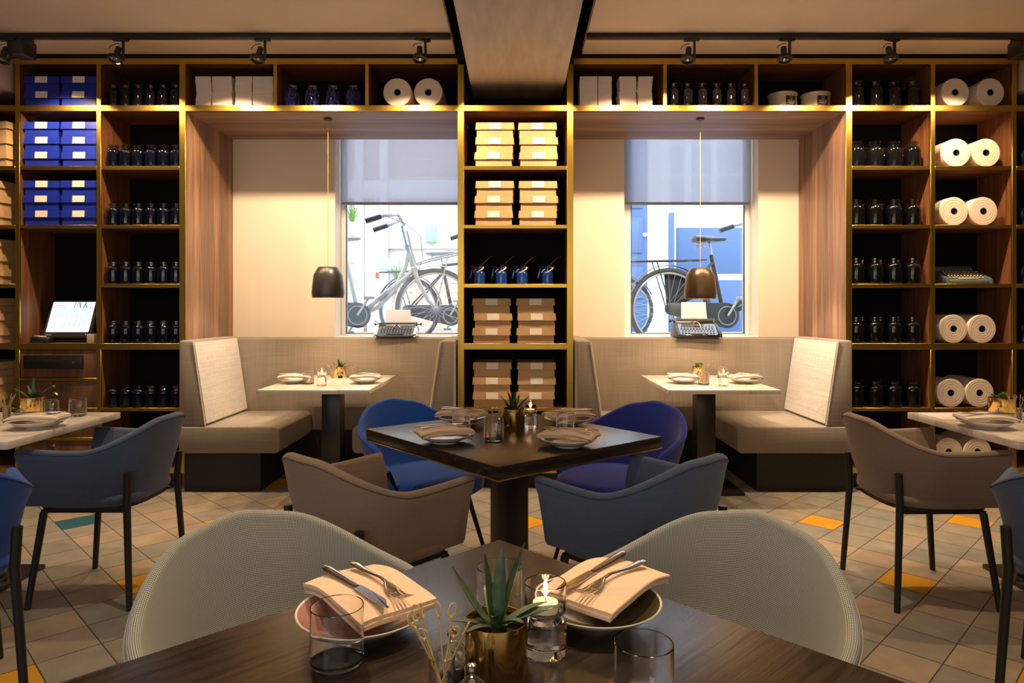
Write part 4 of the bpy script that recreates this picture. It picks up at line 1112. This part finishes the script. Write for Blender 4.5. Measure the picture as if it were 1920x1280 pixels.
def place_setting(x, y, z, kind, nap, nrz, knife_first, where, cutz=.0, narrow=1., flip=False, cut=True, ndx=0, ndy=0):
    PL[kind].put((x, y, z), 0, '%s plate holding a folded napkin, %s' % ({'white': 'off-white china', 'mauve': 'mauve glazed', 'olive': 'olive glazed'}[kind], where), 'dinner plates')
    nz = z+.033+.0115
    NP[nap].put((x+ndx, y+ndy, nz), nrz, 'folded %s linen napkin on the plate %s' % (nap, where), 'folded napkins')
    if cut:
        dx, dy = math.cos(nrz), math.sin(nrz); sx, sy = -dy, dx
        s = 1 if knife_first else -1
        KN.put((x+ndx+sx*.024*s+dx*.0, y+ndy+sy*.024*s+dy*.0, nz+.0140), nrz+.02, 'polished steel knife on the napkin %s' % where, 'table knives')
        FK.put((x+ndx-sx*.016*s+dx*.0, y+ndy-sy*.016*s+dy*.0, nz+.0140), nrz-.06, 'polished steel fork on the napkin %s' % where, 'table forks')

# foreground table
TZ = .7505
place_setting(-.250, 1.118, TZ, 'mauve', 'beige', math.radians(-49), False, 'at the left of the foreground table', ndx=.004, ndy=.022)
place_setting(.136, 1.150, TZ, 'olive', 'beige', math.radians(232), False, 'at the right of the foreground table', ndx=.018, ndy=.024)
TB.put((-.262, .998, TZ), 0, 'clear glass tumbler in front of the mauve plate on the foreground table', 'tumblers')
TB.put((.166, .888, TZ), 0, 'clear glass tumbler cut by the bottom edge of the picture', 'tumblers')
TB.put((-.028, 1.150, TZ), 0, 'clear glass tumbler behind the succulent on the foreground table', 'tumblers')
candle(.044, 1.028, TZ, 'glass holder with a burning tealight on the foreground table')
potted(-.028, .968, TZ, 'spiky dark green succulent in a brass pot on the foreground table', .0445, .080,
       [(.10, .085, 1.15, .012, .25), (1.2, .105, .10, .0125, .1), (2.9, .095, .75, .0095, -.25), (2.4, .098, .24, .0088, -.1), (.4, .118, .30, .012, .05), (4.6, .045, .35, .0085, .9), (5.4, .055, .6, .009, .9), (3.5, .055, 1.1, .008, .3), (.3, .07, .95, .008, .5), (5.0, .05, .9, .007, .3), (1.9, .06, .8, .008, .3), (4.0, .05, 1.0, .007, .6)], M_leaf)
picks(-.098, .898, TZ, 'shot glass of knotted bamboo picks on the foreground table', seed=4, n=10)
ML.put((-.056, .862, TZ), 0, 'glass globe spice mill with steel knob, nearer one on the foreground table', 'spice mills')
ML.put((-.090, .955, TZ), 0, 'glass globe spice mill, farther one behind the picks on the foreground table', 'spice mills')
# middle table
place_setting(-.278, 2.655, TZ, 'white', 'beige', math.radians(22), True, 'at the near left of the middle table')
place_setting(.196, 2.58, TZ, 'white', 'beige', math.radians(157), False, 'at the near right of the middle table')
place_setting(-.245, 3.09, TZ, 'white', 'beige', math.radians(-20), True, 'at the far left of the middle table')
place_setting(.232, 3.06, TZ, 'white', 'beige', math.radians(200), True, 'at the far right of the middle table')
TB.put((-.088, 2.69, TZ), 0, 'clear glass tumbler at the front middle of the middle table', 'tumblers')
TB.put((-.235, 2.925, TZ), 0, 'clear glass tumbler between both left plates of the middle table', 'tumblers')
TB.put((.205, 2.86, TZ), 0, 'clear glass tumbler between both right plates of the middle table', 'tumblers')
potted(-.012, 2.93, TZ, 'pointed rosette succulent in a brass pot on the middle table', .0505, .092,
       [(k*2.4, .075+.012*(k % 3), .15+.11*k, .010, .15) for k in range(9)], M_leaf)
candle(.062, 2.985, TZ, 'glass holder with a burning tealight on the middle table', .12)
picks(-.075, 2.86, TZ, 'shot glass of picks beside the brass pot on the middle table', seed=8, n=7)
ML.put((-.068, 2.80, TZ), 0, 'glass globe spice mill on the middle table beside the brass pot', 'spice mills')
# booth tables
for s, side in ((-1, 'left'), (1, 'right')):
    if s < 0:
        place_setting(-1.545, 4.76, TZ, 'white', 'white', math.radians(8), True, 'at the left of the left booth table')
        place_setting(-1.055, 4.76, TZ, 'white', 'white', math.radians(185), True, 'at the right of the left booth table')
        potted(-1.345, 5.20, TZ, 'small dark succulent in a brass pot on the left booth table', .044, .078, [(k*2.4, .055+.010*(k % 3), .1+.15*k, .009, .2) for k in range(8)], M_leaf)
        candle(-1.31, 4.60, TZ, 'glass holder with a burning tealight on the left booth table', .12)
        TB.put((-1.43, 4.70, TZ), 0, 'clear glass tumbler beside the left plate of the left booth table', 'tumblers')
        TB.put((-1.24, 5.14, TZ), 0, 'clear glass tumbler behind the right plate of the left booth table', 'tumblers')
        picks(-1.375, 5.10, TZ, 'shot glass of picks in front of the brass pot, left booth table', seed=11, n=6, L=.09)
        ML.put((-1.315, 5.10, TZ), 0, 'glass globe spice mill on the left booth table', 'spice mills')
    else:
        place_setting(1.168, 4.76, TZ, 'white', 'white', math.radians(-6), True, 'at the left of the right booth table')
        place_setting(1.590, 4.76, TZ, 'white', 'white', math.radians(188), True, 'at the right of the right booth table')
        potted(1.385, 5.20, TZ, 'leafy bright green succulent in a brass pot on the right booth table', .044, .078, [], M_leaf2, small=5)
        candle(1.39, 4.58, TZ, 'glass holder with a burning tealight on the right booth table', .12)
        TB.put((1.28, 4.66, TZ), 0, 'clear glass tumbler beside the left plate of the right booth table', 'tumblers')
        TB.put((1.54, 5.10, TZ), 0, 'clear glass tumbler behind the candle of the right booth table', 'tumblers')
        picks(1.40, 5.08, TZ, 'shot glass of picks in front of the bright succulent, right booth table', seed=12, n=7, L=.10)
        ML.put((1.35, 5.06, TZ), 0, 'glass globe spice mill on the right booth table', 'spice mills')
# side marble tables
place_setting(-2.085, 2.98, TZ, 'white', 'white', math.radians(10), True, 'on the left edge marble table')
place_setting(2.045, 2.98, TZ, 'white', 'white', math.radians(172), True, 'on the right edge marble table')
potted(-2.36, 3.33, TZ, 'spiky succulent in a brass pot on the left edge marble table', .050, .088,
       [(0.1, .11, .75, .008, .3), (.6, .10, .55, .008, .2), (1.9, .11, .2, .008, -.1), (3.1, .10, .9, .008, .2), (2.6, .08, .5, .008, .2), (4.5, .06, .5, .009, .5), (5.5, .08, .7, .009, .3), (.3, .07, .3, .008, .2)], M_leaf)
picks(-2.38, 3.19, TZ, 'shot glass of bamboo picks on the left edge marble table', seed=21, n=9)
ML.put((-2.30, 3.17, TZ), 0, 'glass globe spice mill on the left edge marble table', 'spice mills')
TB.put((-2.20, 3.22, TZ), 0, 'clear glass tumbler beside the brass pot, left edge marble table', 'tumblers')
TB.put((-2.12, 3.30, TZ), 0, 'clear glass tumbler at the far side of the left edge marble table', 'tumblers')
potted(2.345, 3.30, TZ, 'leafy green succulent in a brass pot on the right edge marble table', .055, .088, [], M_leaf2, small=9)
ML.put((2.225, 3.15, TZ), 0, 'glass globe spice mill on the right edge marble table', 'spice mills')
picks(2.30, 3.13, TZ, 'shot glass of bamboo picks on the right edge marble table', seed=22, n=6)
t = MB().box(-.15, .15, -.10, .10, 0, .0015).build('paper_menu', M_paper, loc=(2.14, 3.29, TZ), rot=(0, 0, .03), ang=0)
tag(t, 'sheet of white paper at the corner of the right edge marble table', 'paper')

# ------------------------------------------------------------------ outside: street, facades, bicycles
GZ = .92
M_pave = mat('street_paving', (.52, .50, .48), .8, var=.12, vscale=4)
struct('trim_16', MB().box(-9, 9, YB+.33, 16, GZ-.1, GZ), M_pave)
M_fw = mat('white_facade', (.85, .86, .88), .8); M_fbl = mat('blue_paint', (.06, .12, .27), .6); M_fgl = mat('shop_glass', (.42, .46, .50), .15)
def brickmat():
    m, t, b = nt('pale_brick'); N = t.nodes; L = t.links; tc = N.new('ShaderNodeTexCoord'); mp = N.new('ShaderNodeMapping'); mp.inputs['Rotation'].default_value = (PI/2, 0, 0)
    br = N.new('ShaderNodeTexBrick'); br.inputs['Color1'].default_value = (.60, .42, .30, 1); br.inputs['Color2'].default_value = (.52, .36, .27, 1); br.inputs['Mortar'].default_value = (.7, .66, .6, 1)
    br.inputs['Scale'].default_value = 1; br.inputs['Brick Width'].default_value = .22; br.inputs['Row Height'].default_value = .07; br.inputs['Mortar Size'].default_value = .008
    L.new(tc.outputs['Object'], mp.inputs[0]); L.new(mp.outputs[0], br.inputs[0]); L.new(br.outputs[0], b.inputs['Base Color']); b.inputs['Roughness'].default_value = .9; return m
M_brick = brickmat()
YFC = 10.2
def FX(px): return X(px, YFC)
def FZ(py): return Z(py, YFC)
# right facade: white wall, blue door, blue panels
f2 = thing('building', 'white street house with a blue door opposite the right window', 'building', (0, YFC, 0))
MB().box(FX(1010), 7, 0, .3, GZ, 7.5).build('wall', M_fw, f2, ang=0)
d = MB().box(FX(1130), FX(1213), -.05, .0, GZ, FZ(250), .01).build('door', M_fbl, f2)
for a, b in ((392, 300), (475, 408), (560, 500)): 
    for k in range(2):
        x0 = FX(1138+k*36); MB().box(x0, x0+.24, -.075, -.05, FZ(a), FZ(b), .012).build('door_panel', M_fbl, d)
MB().lathe([(0, 0), (.03, .01), (.03, .03), (0, .045)], 16, cap0=False, cap1=False, mat=Matrix.Translation((FX(1207), -.05, FZ(441))) @ Matrix.Rotation(PI/2, 4, 'X')).build('door_knob', M_steel, d)
MB().box(FX(1268), FX(1500), -.04, 0, FZ(513), FZ(427), .01).build('blue_panel', M_fbl, f2)
MB().box(FX(1268), FX(1500), -.04, 0, GZ, FZ(525), .01).build('blue_panel', M_fbl, f2)
MB().box(FX(1252), FX(1262), -.09, -.04, GZ, FZ(400), .004).build('door_post', M_fbl, f2)
m = MB(); wx = [1250, 1290, 1340, 1395, 1450]
for a, b in zip(wx, wx[1:]):
    for z0, z1 in ((392, 330), (322, 270), (262, 200)): m.box(FX(a)+.06, FX(b)-.06, -.02, .0, FZ(z0), FZ(z1))
m.build('window', M_fgl, f2, ang=0)
# left facade: shop front with brick and pale piers
f1 = thing('building', 'pale brick shop front opposite the left window', 'building', (0, YFC, 0))
MB().box(-7, FX(1008), 0, .3, GZ, 7.5).build('wall', M_brick, f1, ang=0)
for px in (676, 722, 896): MB().box(FX(px-7), FX(px+7), -.14, 0, GZ, 7.5, .01).build('pier', M_fw, f1)
MB().box(FX(560), FX(1000), -.12, .0, FZ(374), FZ(340), .01).build('fascia', M_fw, f1)
m = MB(); m.box(FX(730), FX(888), -.02, 0, FZ(530), FZ(385)); m.box(FX(600), FX(668), -.02, 0, FZ(590), FZ(385)); m.box(FX(684), FX(714), -.02, 0, FZ(590), FZ(385)); m.build('shop_window', mat('pale_shop_glass', (.62, .60, .55), .2), f1, ang=0)
MB().box(FX(655), FX(672), -.05, -.02, FZ(432), FZ(380), .004).build('sign_board', mat('sign_grey', (.25, .22, .2), .6), f1)
for py in (440, 490, 545): MB().box(FX(600), FX(668), -.10, -.02, FZ(py+3), FZ(py), .004).build('display_shelf', mat('shelf_orange', (.65, .40, .25), .6), f1)
MB().box(FX(712), FX(890), -.10, -.0, FZ(467), FZ(465)).build('counter', M_fgl, f1)
MB().box(FX(716), FX(752), -.25, -.05, FZ(508), FZ(486), .01).build('window_box', mat('grey_box', (.30, .32, .40), .6), f1)
MB().box(FX(800), FX(820), -.12, -.03, FZ(455), FZ(420), .01).build('green_box', mat('green_box', (.25, .5, .3), .6), f1)
MB().box(FX(690), FX(735), -.06, -.02, GZ, FZ(553), .01).build('notice_board', M_fw, f1)
for a, b, c_ in ((700, 578, (.75, .25, .18)), (714, 566, (.8, .25, .2)), (725, 573, (.85, .3, .2))):
    MB().box(FX(a-4), FX(a+4), -.07, -.06, FZ(b+5), FZ(b-5)).build('notice', mat('notice_red', c_, .6), f1, ang=0)
for n, (px, h) in enumerate(((660, .28), (744, .22))):
    t = thing('street_plant', ['green potted plant in the shop front opposite the left window', 'small green plant beside the grey box across the street'][n], 'plant', (X(px, YFC-.50), YFC-.50, Z([437, 540][n], YFC)), group=None)
    MB().lathe([(.05, 0), (.07, .10), (.065, .10), (.06, .02)], 20).build('pot', M_fgl, t)
    m = MB()
    for k in range(12): leaf(m, (0, 0, .09), k*2.4, h, .1+.05*k, .02, .3, .004)
    m.build('leaves', M_leaf2, t)
    MB().box(-.1, .1, -.1, .27, -.03, 0).build('bracket_shelf', M_fw, t)

M_bs = mat('silver_paint', (.38, .43, .50), .3, metal=.2); M_bk = mat('bike_black', (.03, .045, .07), .35); M_ty = mat('tyre_rubber', (.06, .08, .11), .7)
def bicycle(label, loc, rz, mf, rack_front=False, step=True, guard=False):
    t = thing('bicycle', label, 'bicycle', loc, rz); R = .335
    def wheel(x):
        r_ = [(x+(R-.018)*math.cos(a), 0, R+(R-.018)*math.sin(a)) for a in [2*PI*k/56 for k in range(56)]]
        wl = MB().tube(r_, .018, 10, loop=True).build('wheel', M_ty, t)
        m = MB(); m.tube([(x+(R-.042)*math.cos(a), 0, R+(R-.042)*math.sin(a)) for a in [2*PI*k/48 for k in range(48)]], .009, 8, loop=True); m.build('rim', M_bs, wl)
        m = MB()
        for k in range(32):
            a = 2*PI*k/32; o_ = (.5 if k % 2 else -.5); s = .028*(1 if k % 4 < 2 else -1)
            m.bar((x+.022*math.cos(a+o_*2.4), s, R+.022*math.sin(a+o_*2.4)), (x+(R-.045)*math.cos(a), 0, R+(R-.045)*math.sin(a)), .0013, seg=5)
        m.lathe([(.012, -.045), (.02, -.03), (.02, .03), (.012, .045)], 16, mat=Matrix.Translation((x, 0, R)) @ Matrix.Rotation(PI/2, 4, 'X')); m.build('spokes', M_bs, wl)
        a0, a1 = (.15, 2.75) if x < .5 else (.45, 2.95)
        rs = []
        for k in range(25):
            a = a0+(a1-a0)*k/24; rs.append([(x+(R+.02+.006*math.cos(q)-.006)*math.cos(a), .03*math.sin(q), R+(R+.026-.010*(1-math.cos(q)))*math.sin(a)) for q in [-1.3+2.6*j/6 for j in range(7)]])
        MB().rings(rs, closed=False).build('mudguard', mf, t)
    wheel(0); wheel(1.10)
    f = MB(); bb = (.47, 0, .28); st = (.36, 0, .78); ht = (.86, 0, .86); hb = (.93, 0, .64)
    f.bar(bb, st, .018); f.bar(hb, ht, .022)
    if step: f.tube([(.50, 0, .29), (.62, 0, .34), (.76, 0, .48), (.85, 0, .68), (.875, 0, .80)], .019, 10); f.bar(bb, (.93, 0, .66), .021)
    else: f.bar(st, (.87, 0, .83), .014); f.bar(bb, hb, .017)
    for s in (-1, 1): f.bar((0, s*.055, R), (.47, s*.04, .28), .010); f.bar((0, s*.055, R), (.375, s*.02, .72), .008)
    f.build('frame', mf, t)
    m = MB()
    for s in (-1, 1): m.tube([(.92, s*.03, .67), (.96, s*.055, .55), (1.04, s*.055, .40), (1.10, s*.055, R)], [.019, .019, .015, .011], 10)
    m.box(.90, .95, -.055, .055, .64, .68, .01); m.build('fork', mf, t)
    m = MB(); m.bar(ht, (.82, 0, 1.02), .012); m.tube([(.60, -.31, 1.03), (.70, -.30, 1.06), (.80, -.18, 1.09), (.84, 0, 1.03), (.80, .18, 1.09), (.70, .30, 1.06), (.60, .31, 1.03)], .014, 10); hbz = m.build('handlebar', M_bs, t)
    for s in (-1, 1): MB().bar((.56, s*.312, 1.015), (.68, s*.303, 1.055), .021).build('grip', M_bk, hbz)
    m = MB(); rs = []
    for x, hw, hh in ((-.13, .03, .01), (-.12, .085, .028), (-.06, .10, .032), (0, .075, .028), (.07, .035, .022), (.14, .022, .018), (.16, .008, .008)):
        rs.append([(.33+x, hw*math.cos(a), .905+hh*math.sin(a)+.01*(x*x*20)) for a in [2*PI*q/16 for q in range(16)]])
    m.rings(rs); sd = m.build('saddle', M_bk if guard else M_bs, t)
    m = MB(); m.bar(st, (.345, 0, .88), .011)
    for s in (-1, 1):
        m.tube([(.27+.018*math.cos(q*1.2), s*.05+.018*math.sin(q*1.2), .83+.045*q/16) for q in range(17)], .003, 5)
    m.build('seat_post', M_bs, sd)
    # chain case + crank
    m = MB(); pl = []
    for k in range(15): a = -PI/2+PI*k/14; pl.append((.47+.105*math.cos(a), .28+.105*math.sin(a)))
    for k in range(9): a = PI/2+PI*k/8; pl.append((.0+.05*math.cos(a), R+.05*math.sin(a)))
    m.prism(pl, 'y', -.065, -.045, .006, 2); cc_ = m.build('chain_case', M_bk, t)
    m = MB(); m.tube([(.47+.075*math.cos(a), -.067, .28+.075*math.sin(a)) for a in [2*PI*k/28 for k in range(28)]], .004, 6, loop=True); m.bar((.47, -.08, .28), (.56, -.08, .42), .010); m.box(.53, .61, -.17, -.09, .41, .435, .006)
    m.bar((.47, .06, .28), (.38, .07, .14), .010); m.box(.34, .42, .08, .16, .125, .15, .006); m.build('crank', M_bs, cc_)
    # rear rack
    m = MB()
    for s in (-1, 1):
        m.tube([(.30, s*.06, .735), (.15, s*.065, .73), (-.30, s*.06, .72), (-.33, 0, .72)], .006, 8); m.bar((-.12, s*.065, .722), (0, s*.06, R), .005)
    for x in (.18, .05, -.08, -.2): m.bar((x, -.06, .727), (x, .06, .727), .005)
    m.build('rear_rack', mf, t)
    MB().box(-.36, -.335, -.03, .03, .66, .72, .006).build('rear_light', mat('red_reflector', (.7, .12, .06), .3), t)
    if guard:
        m = MB(); pg = [(0, R)]+[((R+.0)*math.cos(a), R+(R+.0)*math.sin(a)) for a in [.35+1.3*k/10 for k in range(11)]]
        m.prism(pg, 'y', .048, .051); m.build('coat_guard', M_bk, t)
    if rack_front:
        m = MB()
        for s in (-1, 1): m.tube([(.94, s*.10, .70), (.90, s*.11, .82), (.87, s*.11, .96)], .007, 8); m.tube([(.94, s*.10, .70), (1.06, s*.12, .74), (1.32, s*.12, .80)], .007, 8); m.bar((1.10, s*.055, R), (1.20, s*.11, .765), .005)
        m.tube([(.87, -.11, .96), (.865, 0, .975), (.87, .11, .96)], .007, 8); m.tube([(1.32, -.12, .80), (1.35, 0, .81), (1.32, .12, .80)], .007, 8)
        for x, z in ((.92, .77), (.895, .86)): m.bar((x, -.11, z), (x, .11, z), .006)
        for x in (1.05, 1.14, 1.23): m.bar((x, -.11, .74+(x-1.06)*.23), (x, .11, .74+(x-1.06)*.23), .006)
        m.build('front_rack', mf, t)
    else:
        MB().lathe([(.01, 0), (.03, .01), (.04, .05), (.038, .055), (0, .05)], 20, mat=Matrix.Translation((.95, 0, .86)) @ Matrix.Rotation(PI/2, 4, 'Y')).build('headlamp', M_bk, t)
    m = MB(); m.tube([(.70, -.24, 1.07), (.86, -.16, 1.02), (.98, -.05, .93), (.99, 0, .75), (.95, 0, .62)], .0025, 5); m.build('brake_cable', M_bk, t)
    return t
bicycle('silver step-through bicycle with front rack parked outside the left window', (X(560, 6.25), 6.28, GZ-.03), math.radians(6), M_bs, rack_front=True).scale = (1.13, 1.1, 1.13)
bicycle('dark bicycle with headlamp parked behind the silver one outside the left window', (X(775, 6.9)-.05, 6.95, GZ), math.radians(-14), M_bk, step=False)
bicycle('black city bicycle with coat guard parked outside the right window', (X(1256, 6.2), 6.25, GZ-.03), math.radians(6), M_bk, step=True, guard=True).scale = (1.12, 1.1, 1.12)
bicycle('black bicycle, only its rear rack visible, behind the city bicycle outside', (X(1130, 6.95)-.9, 6.95, GZ), math.radians(3), M_bk, step=False)
